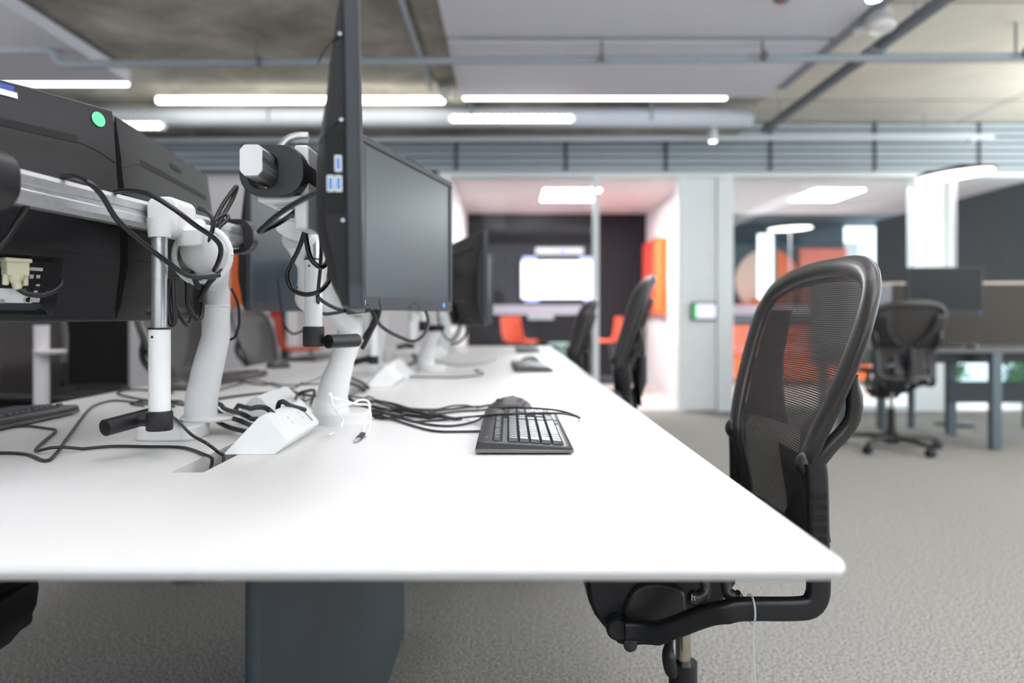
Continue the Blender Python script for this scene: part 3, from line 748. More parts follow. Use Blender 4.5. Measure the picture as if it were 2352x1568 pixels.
for k in range(20):
    a0, a1 = 2 * math.pi * k / 20, 2 * math.pi * (k + 1) / 20
    q = [pt(-.138 + r * math.cos(a), .034 + r * .8 * math.sin(a), .0018) for r, a in ((.005, a0), (.005, a1), (.0085, a1), (.0085, a0))]
    mb.add(q, [(0, 1, 2, 3)])
mb.build('recycling_mark', M['print'], m1)
back_text(m1, 'CE', .009, M['print'], -.128, .057)
back_text(m1, 'PHILIPS', .009, M['print'], -.083, .083)
# ivory DVI plug in its recess
mb = MB()
y0 = shell_y(-.105, .08)
mb.bx(-.124, -.086, y0 + .001, y0 + .022, .088, .094).bx(-.121, -.089, y0 + .004, y0 + .020, .068, .089)
mb.cyl((-.119, y0 + .012, .054), (-.119, y0 + .012, .070), .0042, n=12).cyl((-.091, y0 + .012, .054), (-.091, y0 + .012, .070), .0042, n=12)
mb.tube([(-.105, y0 + .012, .070), (-.105, y0 + .012, .062), (-.106, y0 + .012, .058), (-.108, y0 + .013, .048)], [.012, .010, .0065, .006], 14)
tag(mb.build('cable_plug', M['ivory'], m1, bevel=.0015), 'ivory cable plug')
curve('video_cable', [(-.108, y0 + .013, .05), (-.118, y0 + .02, .042), (-.14, y0 + .024, .041), (-.165, y0 + .022, .055), (-.178, y0 + .006, .08), (-.18, y0 + .0, .12), (-.186, y0 - .002, .16), (-.178, y0 - .004, .20)], .0042, M['rubber'], m1)
MB().cyl((-.181, y0 + .003, .112), (-.187, y0 + .0, .142), .0085, n=14).build('cable_ferrite', M['black'], m1)
for x, z in ((-.215, .06), (-.155, .018)): MB().cyl((x, shell_y(x, z) - .001, z), (x, shell_y(x, z) + .0006, z), .0028, n=12).build('screw', M['slot'], m1)

m2, pt = monitor('second left monitor seen from its back, with embossed lettering above a black slot', (-.776, 1.816), (-.708, 1.262), .957)
back_text(m2, 'PHILIPS', .022, M['dark_print'], .0, .320)
curve('video_cable', [(.1, .06, .07), (.12, .07, .03), (.08, .08, -.01), (.05, .08, .02), (.06, .07, .09)], .004, M['rubber'], m2)

m3, pt = monitor('nearest right monitor seen almost edge-on, with three blue ports on its side', (-.1595, .800), (-.2675, 1.345), .973, tilt=R(-.9))
front_bits(m3)
xs = -MW / 2
mb = MB().bx(xs + .0005, xs + .003, .020, .0385, .108, .198)
mb.build('port_recess', M['slot'], m3)
mb = MB(); mc = MB()
for y, z in ((.026, .160), (.026, .138), (.0345, .138)):
    mc.bx(xs - .0008, xs + .0012, y - .0034, y + .0034, z - .0085, z + .0085)
    mb.bx(xs - .0014, xs - .0002, y - .0018, y + .0018, z - .0068, z + .0068)
    q = MB().bx(xs - .0008, xs + .0012, y - .0036, y + .0036, z - .0088, z + .0088).build('usb_port', M['silver'], m3)
    MB().bx(xs - .0014, xs - .0002, y - .0018, y + .0018, z - .0068, z + .0068).build('port_insert', M['usb_blue'], q)
for y, z in ((.022, .208), (.022, .302), (.022, .098)): MB().cyl((xs - .0012, y, z), (xs + .002, y, z), .0018, n=10).build('screw', M['silver'], m3)
mb = MB()
for z0, z1 in ((.300, .268), (.208, .180)):
    q = crom([(xs + .001, .022, z0), (xs + .001, .030, z0 - .006), (xs + .001, .040, z0 - .018), (xs + .001, .046, z1)], 4)
    mb.tube([p + Vector((0, 0, 0)) for p in q], .0008, 6)
mb.build('seam', M['slot'], m3)

m4, pt = monitor('second right monitor with its dark screen and blue power light facing the room', (-.298, 1.490), (-.160, 2.022), .979)
front_bits(m4)
MB().bx(-.03, .05, .004, .022, MH, MH + .008).build('webcam_bump', M['bezel_grey'], m4, bevel=.003)

m5, pt = monitor('upright dark left monitor facing the room, behind the two back-turned left monitors', (-.742, 2.10), (-.700, 2.63), .982, scr='screen_dim')
m6, pt = monitor('third right monitor along the bench, seen from its dark back', (-.082, 2.70), (-.235, 3.21), .928)
m7, pt = monitor('fourth right monitor along the bench, a thin sliver past the third', (-.235, 3.31), (-.09, 3.84), .93)
m8, pt = monitor('fifth right monitor along the bench, half hidden below the screen with the blue light', (-.10, 4.42), (-.24, 4.94), .975)

# monitor on the grey desk
m9, pt = monitor('black monitor on the dark grey desk at the right', (3.075, 5.60), (3.63, 5.56), .985, group='monitor on the grey desk', scr='screen_black')
m9.rotation_euler = (0, 0, math.atan2(-.04, .555))
MB().bx(-.03, .03, .04, .07, -.20, .12).build('stand_neck', M['black'], m9)
MB().bx(-.12, .12, -.02, .14, -.2555, -.243).build('stand_foot', M['black'], m9, bevel=.004)
MB().bx(.255, .26, -.0012, .002, .006, .012).build('power_light', M['led_blue'], m9)

# ================================================================ MONITOR ARMS
BAR = [(.017, -.016), (.017, -.005), (.0155, -.003), (.0155, .003), (.017, .005), (.017, .016), (.010, .0235), (-.010, .0235), (-.017, .016), (-.017, .005), (-.0155, .003), (-.0155, -.003), (-.017, -.005), (-.017, -.016), (-.010, -.0235), (.010, -.0235)]
def crossbar(t, p0, p1, endm=None):
    p0, p1 = Vector(p0), Vector(p1); d = (p1 - p0); s = d.normalized().cross(Vector((0, 0, 1)))
    MB().prism(BAR, p0, s, (0, 0, 1), d).build('crossbar', M['silver'], t, t.location, ang=25)
    e = d.normalized() * .002
    MB().prism([(x * .98, z * .98) for x, z in BAR if abs(x) > .0156 or abs(z) > .02], p0 - e, s, (0, 0, 1), e).build('bar_end', M['white'], t, t.location)
def handle(t, top, z_sleeve, z_cap, z_bot, g0, g1, rpost=.0125):
    x, y = top[0], top[1]; off = t.location
    mb = MB().cyl((x, y, z_sleeve - .02), (x, y, top[2]), rpost)
    mb.build('handle_post', M['silver'], t, off)
    sl = MB().cyl((x, y, z_cap), (x, y, z_sleeve), rpost * 1.36, n=24).build('handle_sleeve', M['white'], t, off)
    MB().cyl((x, y, z_sleeve), (x, y, z_sleeve + .003), rpost * 1.4, n=24).cyl((x - .004, y - rpost * 1.37, z_sleeve - .012), (x - .004, y - rpost * 1.3, z_sleeve - .012), .0022, n=10).build('sleeve_ring', M['black'], sl, (0, 0, 0) if False else off)
    c = MB().tube([(x, y, z_bot), (x, y, z_bot + .002), (x, y, z_cap - .002), (x, y, z_cap)], [rpost * 1.55, rpost * 1.65, rpost * 1.65, rpost * 1.5], 24).build('handle_cap', M['black'], t, off)
    g = MB().pipe(g0, g1, .0135, .0108).build('handle_grip', M['black'], t, off)
    m = (Vector(g0) * .55 + Vector(g1) * .45); MB().tube([m, (x, y, m.z)], [.009, .011], 12).build('grip_link', M['black'], t, off)
def bracket(t, c, w, h, l, hole_off, name='mount_bracket'):
    """black slider wrapped round the crossbar with an open window"""
    c = Vector(c)
    pts = rrect(w, h, h * .42, 7)
    inn = rrect(.044, .056, .018, 7); n = len(pts); off = Vector((hole_off, 0))
    vs = []; 
    for y in (0, l):
        vs += [c + Vector((p[0], y, p[1])) for p in pts] + [c + Vector((p[0] + hole_off, y, p[1])) for p in inn]
    fs = []
    for i in range(n):
        j = (i + 1) % n
        fs += [(i, j, n + j, n + i), (2 * n + i, 3 * n + i, 3 * n + j, 2 * n + j), (i, 2 * n + i, 2 * n + j, j), (n + i, n + j, 3 * n + j, 3 * n + i)]
    return MB().add(vs, fs).build(name, M['black'], t, t.location, bevel=.002)

# left arm
aL = thing('monitor_stand', 'white dual monitor arm at the left, carrying the two back-turned monitors', 'monitor arm', (-.63, 1.44, DZ), group='white dual monitor arms on the bench')
off = aL.location
mb = MB().prism(rrect(.12, .10, .03, 6), (-.655, 1.415, DZ), (1, 0, 0), (0, 1, 0), (0, 0, .027))
mb.build('desk_clamp', M['white'], aL, off, bevel=.004)
MB().tube([(-.607, 1.475, DZ + .027), (-.607, 1.475, DZ + .031), (-.607, 1.475, DZ + .036)], [.056, .058, .054], 36).build('base_plate', M['white'], aL, off)
lo = MB().tube([(-.618, 1.452, DZ + .030), (-.616, 1.451, .80), (-.603, 1.447, .856), (-.589, 1.442, .905), (-.583, 1.44, .925), (-.582, 1.44, .985)], [.0315, .031, .0295, .0275, .0268, .0262], 28, sx=1.0).build('lower_arm', M['white'], aL, off)
MB().tube([(-.582, 1.44, .985), (-.582, 1.44, .9885)], [.0268, .0268], 28).build('arm_collar', M['white_plastic'], aL, off)
mb = MB().tube([(-.578, 1.44, .987), (-.577, 1.438, 1.012), (-.575, 1.43, 1.03)], [.022, .022, .018], 20)
mb.tube([(-.575, 1.43, 1.02), (-.575, 1.42, 1.05), (-.575, 1.40, 1.068)], [.018, .026, .022], 20)
mb.sph((-.572, 1.40, 1.055), .029)
mb.tube(crom([(-.575, 1.40, 1.06), (-.566, 1.365, 1.078), (-.566, 1.34, 1.087), (-.562, 1.305, 1.108), (-.562, 1.285, 1.125)], 4), [.030, .032, .034, .036, .037, .038, .039, .040, .040, .038, .034, .030, .026, .024, .023, .023, .023], 22)
mb.build('upper_arm', M['white'], aL, off)
ring = [(-.566 + .052 * math.cos(a), 1.355 - .018 + .0, 1.078 + .052 * math.sin(a)) for a in [2 * math.pi * i / 30 for i in range(31)]]
MB().tube(ring, .0055, 10, caps=False).build('cable_ring', M['white_plastic'], aL, off)
mb = MB().prism(rrect(.052, .066, .016, 5), (-.607 + .02, 1.225, 1.135), (1, 0, 0), (0, 0, 1), (.0, .075, 0))
mb.tube([(-.562, 1.275, 1.09), (-.562, 1.27, 1.12)], [.021, .023], 18)
mb.build('bar_joint', M['white'], aL, off, bevel=.003)
crossbar(aL, (-.6715, .90, 1.139), (-.590, 1.615, 1.139))
MB().prism(rrect(.085, .082, .034, 8), (-.668, .86, 1.139), (1, 0, 0), (0, 0, 1), (0, .072, 0)).build('mount_bracket', M['black'], aL, off, bevel=.004)
bracket(aL, (-.603, 1.565, 1.139), .10, .074, .035, .008)
for (x0, x1, y, z) in ((-.768, -.70, .895, 1.139), (-.664, -.645, 1.58, 1.135)):
    MB().bx(x0, x1, y - .035, y + .035, z - .035, z + .035).build('mounting_plate', M['black'], aL, off, bevel=.004)
handle(aL, (-.574, 1.19, 1.118), .944, .811, .779, (-.644, 1.155, .788), (-.598, 1.265, .800))
MB().tube([(-.574, 1.19, 1.095), (-.574, 1.19, 1.125)], [.017, .020], 18).build('handle_socket', M['white'], aL, off)

# right arm
aR = thing('monitor_stand', 'white dual monitor arm in the middle, on a round base beside the white power module', 'monitor arm', (-.39, 1.60, DZ), group='white dual monitor arms on the bench')
off = aR.location
MB().tube([(-.372, 1.62, DZ), (-.372, 1.62, DZ + .022), (-.372, 1.62, DZ + .026)], [.062, .062, .058], 40).build('base_plate', M['white'], aR, off)
MB().tube([(-.394, 1.61, DZ + .024), (-.394, 1.61, DZ + .05), (-.393, 1.608, DZ + .062)], [.037, .036, .033], 28).build('base_column', M['white_plastic'], aR, off)
MB().tube([(-.393, 1.606, .785), (-.384, 1.60, .822), (-.372, 1.595, .853), (-.366, 1.59, .872), (-.356, 1.588, .90), (-.345, 1.583, .935), (-.344, 1.58, .955), (-.345, 1.578, .966)], [.034, .032, .0275, .0262, .027, .0285, .0275, .022], 28).build('lower_arm', M['white'], aR, off)
mb = MB().tube(crom([(-.346, 1.575, .948), (-.372, 1.56, .975), (-.40, 1.54, 1.005), (-.415, 1.52, 1.015)], 4), [.026] * 13, 20)
mb.sph((-.418, 1.52, 1.005), .031)
mb.tube(crom([(-.41, 1.50, 1.03), (-.40, 1.47, 1.075), (-.405, 1.43, 1.115), (-.412, 1.41, 1.128)], 4), [.028, .028, .029, .03, .032, .034, .036, .037, .038, .038, .038, .037, .036], 22)
mb.tube([(-.418, 1.41, 1.125), (-.404, 1.40, 1.155), (-.392, 1.39, 1.178)], [.036, .024, .022], 20)
mb.build('upper_arm', M['white'], aR, off)
mb = MB().prism(rrect(.05, .064, .016, 5), (-.383, 1.36, 1.197), (1, 0, 0), (0, 0, 1), (0, .08, 0))
mb.build('bar_joint', M['white'], aR, off, bevel=.003)
crossbar(aR, (-.386, 1.085, 1.199), (-.388, 1.78, 1.199))
bracket(aR, (-.372, 1.135, 1.194), .102, .080, .075, -.014)
bracket(aR, (-.380, 1.68, 1.194), .09, .076, .05, -.014)
MB().bx(-.40, -.33, 1.15, 1.24, 1.147, 1.158).build('bracket_lip', M['white_plastic'], aR, off, bevel=.003)
mb = MB().tube(crom([(-.372, 1.17, 1.23), (-.36, 1.172, 1.247), (-.345, 1.175, 1.255), (-.326, 1.177, 1.256)], 5), .009, 14)
mb.build('support_hoop', M['silver'], aR, off)
mb = MB().bx(-.345, -.322, 1.16, 1.24, 1.105, 1.24)
mb.build('mounting_plate', M['white'], aR, off, bevel=.004)
MB().bx(-.37, -.337, 1.66, 1.76, 1.13, 1.24).build('mounting_plate', M['black'], aR, off, bevel=.004)
MB().box((-.355, 1.19, 1.132), (.05, .02, .02), rz=.3).build('latch', M['silver'], aR, off, bevel=.003)
handle(aR, (-.382, 1.415, 1.165), 1.075, .946, .907, (-.350, 1.40, .917), (-.311, 1.475, .917))

def shift(src, label, d):
    c = dup(src, label, Vector(src.location) + Vector(d), skip=('mounting_plate', 'support_hoop')); return c
shift(aR, 'white monitor arm standing below the screen with the blue light', (.03, 1.56, 0))
shift(aR, 'farthest white dual monitor arm on the right of the bench', (.03, 3.25, 0))
shift(aL, 'white dual monitor arm on the left half of the bench, second from the camera', (.04, 1.66, 0))
shift(aL, 'farthest white dual monitor arm on the left half of the bench', (.0, 3.05, 0))

# ================================================================ POWER MODULES
def power_module(label, loc, rz, group='white power modules along the cable slot'):
    t = thing('power_module', label, 'power socket', loc, rz, group)
    L = .25
    sec = [(-.075, 0), (-.075, .02), (-.047, .052), (-.040, .056), (-.025, .056), (.0, .03), (.014, .018), (.014, 0)]
    sec = [(-.086, 0), (-.034, .060), (-.024, .065), (-.013, .060), (.020, .024), (.020, .018), (.002, 0)]
    l0 = [Vector((x, -.012 * 0 + z * .45, z)) for x, z in sec]; l1 = [Vector((x, L - .02 + z * .2, z)) for x, z in sec]
    MB().loft([l0, l1]).build('housing', M['white_plastic'], t, bevel=.0015)
    # socket details on the sloping face
    a, b = Vector((-.013, 0, .060)), Vector((.020, 0, .024)); n = Vector((.036, 0, .033)).normalized()
    def fp(u, y, d): return a + (b - a) * u + Vector((0, y, 0)) + n * d
    def plate(u0, u1, y0, y1, d, nm, m, pr=None):
        vs = [fp(u, y, dd) for dd in (-.001, d) for u, y in ((u0, y0), (u1, y0), (u1, y1), (u0, y1))]
        return MB().add(vs, [(0, 1, 2, 3), (4, 5, 6, 7), (0, 1, 5, 4), (1, 2, 6, 5), (2, 3, 7, 6), (3, 0, 4, 7)]).build(nm, m, pr or t)
    s1 = plate(.08, .92, .055, .115, .0008, 'socket_plate', M['white_plastic'])
    s2 = plate(.08, .92, .125, .185, .0008, 'socket_plate', M['white_plastic'])
    for y in (.066, .136):
        for u in (.25, .5): plate(u, u + .1, y + .03, y + .032, .0011, 'socket_hole', M['grey_print'], s1 if y < .1 else s2)
    u1 = plate(.15, .85, .198, .206, .0006, 'usb_slot', M['grey_print'])
    return t
pm = power_module('white wedge power module on the desk, nearest, right of the cable slot', (-.402, 1.235, DZ), R(1))
dup(pm, 'white power module turned away, left of the cable slot behind the left arm', (-.572, 1.80, DZ), R(181))
dup(pm, 'white power module along the slot, beyond the middle monitor arm', (-.395, 2.42, DZ), R(2))
dup(pm, 'farther white power module along the slot, behind the other', (-.475, 2.99, DZ), R(180))
dup(pm, 'white cube-like power module near the third right arm', (-.39, 4.1, DZ), R(0))

# ================================================================ KEYBOARDS AND MICE
def keyboard(label, loc, rz):
    t = thing('keyboard', label, 'keyboard', loc, rz, 'black keyboards on the bench desk')
    sec = [(-.0835, .003), (.0835, .003), (.0835, .0185), (.078, .023), (.055, .0232), (-.070, .0135), (-.0815, .0115)]
    sec = [(-.0815, .0065), (.0815, .0065), (.0835, .012), (.0815, .0205), (.076, .023), (.056, .0226), (-.070, .0145), (-.0795, .0135), (-.0835, .011)]
    MB().prism(sec, (-.2235, 0, 0), (0, 1, 0), (0, 0, 1), (.447, 0, 0)).build('body', M['kb_body'], t, bevel=.0025)
    tr = [(-.082, .0035), (.081, .0035), (.0842, .0075), (.0842, .0105), (-.0842, .0085), (-.0842, .006)]
    MB().prism(tr, (-.2245, 0, 0), (0, 1, 0), (0, 0, 1), (.449, 0, 0)).build('side_trim', M['kb_trim'], t, bevel=.001)
    MB().bx(-.21, .21, -.075, .075, 0, .004).build('base', M['black'], t)
    def zt(y): return .0145 + (y + .070) / .126 * .0081
    mb = MB(); wells = MB()
    def key(x0, x1, y0, y1):
        zb = zt((y0 + y1) / 2); h = .0062; sl = (zt(y1) - zt(y0)) / 2
        i = .0022
        vs = [(x0, y0, zb - .001), (x1, y0, zb - .001), (x1, y1, zb - .001), (x0, y1, zb - .001), (x0 + i, y0 + i, zb + h - sl), (x1 - i, y0 + i, zb + h - sl), (x1 - i, y1 - i * .5, zb + h + sl), (x0 + i, y1 - i * .5, zb + h + sl)]
        mb.add(vs, [(3, 2, 1, 0), (4, 5, 6, 7), (0, 1, 5, 4), (1, 2, 6, 5), (2, 3, 7, 6), (3, 0, 4, 7)])
    p = .0186; g = .0011; X0 = -.210
    def row(y, hgt, widths, x=X0):
        for w in widths:
            if w > 0: key(x + g, x + w * p - g, y + g, y + hgt - g)
            x += abs(w) * p
    yr = [-.0665, -.0475, -.0285, -.0095, .0095]
    row(yr[0], .019, [1.25, 1.25, 1.25, 6.25, 1.25, 1.25, 1.25, 1.25]); row(yr[1], .019, [2.25] + [1] * 10 + [2.75])
    row(yr[2], .019, [1.75] + [1] * 11 + [2.25]); row(yr[3], .019, [1.5] + [1] * 12 + [1.5]); row(yr[4], .019, [1] * 13 + [2])
    row(.040, .014, [1, -.6, 1, 1, 1, 1, -.5, 1, 1, 1, 1, -.5, 1, 1, 1, 1, -.3])
    xn = X0 + 15.35 * p
    for y in yr[3:]: row(y, .019, [1, 1, 1], xn)
    row(yr[0], .019, [1, 1, 1], xn); row(yr[1], .019, [-1, 1], xn); row(.040, .014, [1, 1, 1], xn)
    xp = xn + 3.3 * p
    for y in yr[1:]: row(y, .019, [1, 1, 1, 1], xp)
    row(yr[0], .019, [2, 1, 1], xp)
    mb.build('keycaps', M['key'], t)
    w = MB()
    for x0, x1, y0, y1 in ((X0 - .002, X0 + 15 * p + .002, -.068, .030), (X0 - .002, X0 + 15 * p + .002, .038, .056), (xn - .002, xn + 3 * p + .002, -.068, .056), (xp - .002, .2115, -.068, .030)):
        w.add([(x0, y0, zt(y0) + .0004), (x1, y0, zt(y0) + .0004), (x1, y1, zt(y1) + .0004), (x0, y1, zt(y1) + .0004)], [(0, 1, 2, 3)])
    w.build('key_bed', M['slot'], t)
    m = Matrix.Translation((X0 + .03, .067, .0236)); text('logo_mark', 'o', .008, M['print'], t, m)
    return t
kb = keyboard('black keyboard nearest on the right half of the white desk, cable looped over it', (.026, 1.456, DZ), R(90))
dup(kb, 'black keyboard on the right half of the desk, second from the camera', (.098, 3.29, DZ), R(92))
dup(kb, 'farthest black keyboard on the right half of the desk', (.125, 4.95, DZ), R(90))
dup(kb, 'black keyboard at the left edge of the picture on the left half of the desk', (-1.125, 1.53, DZ), R(-91))
dup(kb, 'black keyboard behind the lower tube of the left monitor arm', (-1.06, 2.66, DZ), R(-95))
dup(kb, 'farther black keyboard on the left half of the desk, beside the middle handle', (-1.07, 4.0, DZ), R(-95))
def mouse(label, loc, rz):
    t = thing('computer_mouse', label, 'mouse', loc, rz, 'dark mice on the bench desk')
    ls = []
    for i in range(15):
        v = i / 14; y = -.055 + .108 * v
        hw = interp(v, [(0, .004), (.06, .017), (.2, .0275), (.45, .0305), (.75, .027), (.93, .021), (1, .008)])
        hh = interp(v, [(0, .012), (.08, .022), (.25, .034), (.42, .038), (.65, .034), (.88, .022), (1, .010)])
        l = []
        for k in range(20):
            a = 2 * math.pi * k / 20; ca, sa = math.cos(a), math.sin(a)
            x = hw * math.copysign(abs(ca) ** .75, ca); z = (hh if sa > 0 else .003) * math.copysign(abs(sa) ** .9, sa)
            l.append(Vector((x, y, .0045 + z * (1 if sa > 0 else 1))))
        ls.append(l)
    MB().loft(ls).build('body', M['mouse'], t, ang=60)
    MB().tube([(-.003, .026, .027), (.003, .026, .027)], .0085, 18).build('scroll_wheel', M['black'], t)
    return t
mo = mouse('dark grey mouse behind the nearest keyboard', (.0, 1.772, DZ), R(97))
dup(mo, 'dark mouse behind the second keyboard on the right half of the desk', (.10, 3.58, DZ), R(95))
dup(mo, 'dark mouse behind the farthest right keyboard', (.15, 5.24, DZ), R(80))
dup(mo, 'dark mouse on the left of the desk, beside the silver post', (-1.07, 2.32, DZ), R(-80))
dup(mo, 'dark mouse on the left half of the desk, below the orange panel', (-1.06, 3.33, DZ), R(-60))
dup(mo, 'dark mouse on the grey desk at the right', (3.42, 5.36, .728), R(0), group='mouse on the grey desk')
# ================================================================ CHAIRS
BX = [(.50, .175), (.55, .172), (.62, .163), (.70, .150), (.73, .150), (.77, .162), (.86, .197), (.94, .225), (1.00, .243), (1.06, .258)]
BU = [(.53, .150), (.56, .185), (.62, .185), (.70, .192), (.76, .208), (.84, .234), (.92, .248), (.975, .246), (1.02, .222), (1.045, .165), (1.056, .09), (1.058, .0)]
def lint(t, tab):
    if t <= tab[0][0]: return tab[0][1]
    for (a, x), (b, y) in zip(tab, tab[1:]):
        if t <= b: return x + (y - x) * (t - a) / (b - a)
    return tab[-1][1]
def bpos(u, z, d=0.0): return Vector((lint(z, BX) + .034 * (1 - min(1, abs(u) / .25) ** 2) + d, u, z))
def office_chair(label, loc, rz, group=None):
    t = thing('office_chair', label, 'chair', loc, rz, group)
    U = []
    def up(o): o['upper'] = True; U.append(o); return o
    # backrest frame
    half = [(u, z) for z, u in BU[::-1]][1:]
    outl = crom([(0, 0, 1.058)] + [(0, u, z) for u, z in half] + [(0, 0, .525)], 5)
    loop = [bpos(p.y, p.z) for p in outl] + [bpos(-p.y, p.z) for p in outl[::-1][1:-1]]
    n = len(loop); k = 12; rings = []
    cz = .80
    for i in range(n):
        a, b, c = loop[i - 1], loop[i], loop[(i + 1) % n]; tg = (c - a).normalized()
        out = Vector((0, b.y, (b.z - cz) * .6)); out = (out - tg * out.dot(tg)); out = out.normalized() if out.length > 1e-5 else Vector((0, 0, 1))
        nn = tg.cross(out).normalized(); wd = .024 if b.z > .7 else .019
        rings.append([b + out * (math.cos(2 * math.pi * j / k) * wd - .004) + nn * math.sin(2 * math.pi * j / k) * .0125 for j in range(k)])
    rings.append(rings[0])
    up(MB().loft(rings, False, False).build('back_frame', M['chair_frame'], t, ang=60))
    # suspension mesh
    def fn(u, v):
        z = .535 + v * .515; w = lint(z, BU) - .006; return bpos((u * 2 - 1) * max(w, .02), z, -.006)
    up(MB().grid(fn, 20, 36).build('back_mesh', M['chair_mesh'], t))
    # broad Y-shaped back support and lower pad
    for sd in (-1, 1):
        def pl(u, v, sd=sd):
            z = .755 + v * .225
            uo = lint(z, BU) - .012; ui = lint(z, [(.755, .03), (.79, .075), (.83, .115), (.88, .15), (.98, .175)])
            uu = ui + (uo - ui) * u; return bpos(sd * uu, z, .012 + .008 * (1 - u))
        o = up(MB().grid(pl, 8, 12).build('back_support', M['chair_black'], t)); md = o.modifiers.new('thick', 'SOLIDIFY'); md.thickness = .006; md.offset = 1
    up(MB().grid(lambda u, v: bpos((u - .5) * .20, .56 + v * .15, .022 + .02 * (2 * u - 1) ** 2), 8, 6).build('lumbar_pad', M['chair_black'], t))
    mb = MB().tube([bpos(0, .75, .06), bpos(0, .65, .055), Vector((.215, 0, .56)), Vector((.17, 0, .50))], [.022, .024, .026, .028], 14)
    up(mb.build('spine', M['chair_black'], t))
    # side yokes
    for s in (-1, 1):
        mb = MB()
        sec = rrect(.036, .026, .008, 3)
        path = [(.166, .727), (.170, .70), (.172, .60), (.174, .53), (.172, .505), (.160, .488), (.13, .484), (.06, .484), (.03, .481), (-.005, .466), (-.06, .425), (-.09, .412), (-.13, .409)]
        path = [(p.x, p.z) for p in crom([(a, 0, z) for a, z in path], 3)]
        ls = []
        for i, (x, z) in enumerate(path):
            x0, z0 = path[max(0, i - 1)]; x1, z1 = path[min(len(path) - 1, i + 1)]
            tx, tz = x1 - x0, z1 - z0; l = math.hypot(tx, tz); nx, nz = -tz / l, tx / l
            yy = .205 - .095 * min(1, max(0, (.02 - x) / .13)); ls.append([Vector((x + nx * p[0], s * yy + p[1], z + nz * p[0])) for p in sec])
        up(mb.loft(ls).build('side_arm', M['chair_black'], t))
        mb = MB().sph((.160, s * .196, .720), .0205, sc=(1, .8, 1.1))
        mb.tube(crom([bpos(s * .235, .87, .012), bpos(s * .222, .80, .042), (.188, s * .212, .75), (.17, s * .206, .722)], 4), [.009] * 2 + [.013] * 9 + [.012] * 2, 10)
        up(mb.build('back_pivot', M['chair_frame'], t))
        mb = MB()
        for i in range(7): mb.bx(.158, .182, s * .205 - .0145, s * .205 + .0145, .56 + i * .018, .569 + i * .018)
        up(mb.build('height_notches', M['slot'], t))
    # seat
    lp = crom([(-.25, 0, .565), (-.24, .18, .575), (-.19, .245, .588), (0, .25, .586), (.12, .235, .582), (.17, .15, .580), (.175, 0, .58), (.17, -.15, .58), (.12, -.235, .582), (0, -.25, .586), (-.19, -.245, .588), (-.24, -.18, .575)], 4, True)
    rings = []
    for i, b in enumerate(lp):
        tg = (lp[(i + 1) % len(lp)] - lp[i - 1]).normalized(); o = tg.cross(Vector((0, 0, 1))).normalized()
        rings.append([b + o * math.cos(2 * math.pi * j / 10) * .02 + Vector((0, 0, math.sin(2 * math.pi * j / 10) * .014)) for j in range(10)])
    rings.append(rings[0])
    up(MB().loft(rings, False, False).build('seat_frame', M['chair_black'], t, ang=60))
    c = Vector((-.03, 0, 0)); vs = []; fs = []; m = len(lp); K = 6
    for a in range(K + 1):
        f = a / K
        for p in lp: vs.append(Vector((c.x + (p.x - c.x) * f, p.y * f, p.z - .022 * (1 - f * f))))
    for a in range(K):
        for j in range(m): fs.append((a * m + j, a * m + (j + 1) % m, (a + 1) * m + (j + 1) % m, (a + 1) * m + j))
    up(MB().add(vs, fs).build('seat_mesh', M['chair_seat'], t))
    # tilt mechanism (side profile extruded)
    def cx(px, py, Y=1.33): return ((px - CX) / F * Y - .335, CZ - (py - CY) / F * Y)
    prof = [cx(*p) for p in ((1350, 1308), (1346, 1335), (1352, 1380), (1366, 1412), (1398, 1452), (1420, 1478), (1442, 1484), (1480, 1481), (1515, 1484), (1540, 1474), (1600, 1428), (1655, 1388), (1690, 1340), (1690, 1308))]
    up(MB().prism(prof, (0, -.075, 0), (1, 0, 0), (0, 0, 1), (0, .15, 0)).build('tilt_mechanism', M['chair_black'], t, bevel=.008))
    mb = MB().bx(-.13, .06, -.05, .05, .49, .575).bx(-.16, .10, -.20, .20, .555, .575)
    up(mb.build('seat_carrier', M['chair_black'], t))
    prof2 = [cx(*p) for p in ((1455, 1345), (1500, 1330), (1560, 1345), (1572, 1380), (1570, 1425), (1545, 1452), (1490, 1462), (1450, 1450), (1430, 1400))]
    prof2 = [(p.x, p.z) for p in crom([(a, 0, z) for a, z in prof2], 5, True)]
    up(MB().prism(prof2, (0, -.088, 0), (1, 0, 0), (0, 0, 1), (0, .016, 0)).build('mechanism_cover', M['chair_frame'], t, bevel=.006))
    a, z = cx(1414, 1428); up(MB().tube([(a, -.07, z), (a, -.10, z), (a, -.104, z)], [.021, .021, .017], 22).build('tension_knob', M['chair_black'], t))
    a, z = cx(1443, 1468); up(MB().tube([(a, -.07, z), (a, -.094, z), (a, -.096, z)], [.0125, .0125, .009], 18).cyl((a, -.097, z), (a, -.095, z), .005, n=6).build('pivot_bolt', M['chair_frame'], t))
    for i, (px, dx) in enumerate(((1618, -1), (1668, 1))):
        a, z0 = cx(px, 1325, 1.22); b, z1 = cx(px + 2, 1372, 1.22); e, z2 = cx(px + 36 * dx, 1366, 1.22)
        lv = up(MB().tube(crom([(a, -.17, z0 + .02), (a, -.175, z0), (b, -.18, z1 + .012), ((b + e) / 2, -.182, z1), (e, -.182, z2)], 4), [.009] * 9 + [.011] * 4 + [.012] * 3 + [.009], 12).build('seat_lever', M['chair_frame'], t))
        mm = Matrix.Translation((e - .004 * dx, -.1945, z2 + .001)) @ Matrix.Rotation(R(90), 4, 'X')
        text('lever_icon', 'h', .016, M['print'], lv, mm)
    # column and base
    MB().cyl((0, 0, .28), (0, 0, .42), .0145, n=24).build('gas_column', M['chrome'], t)
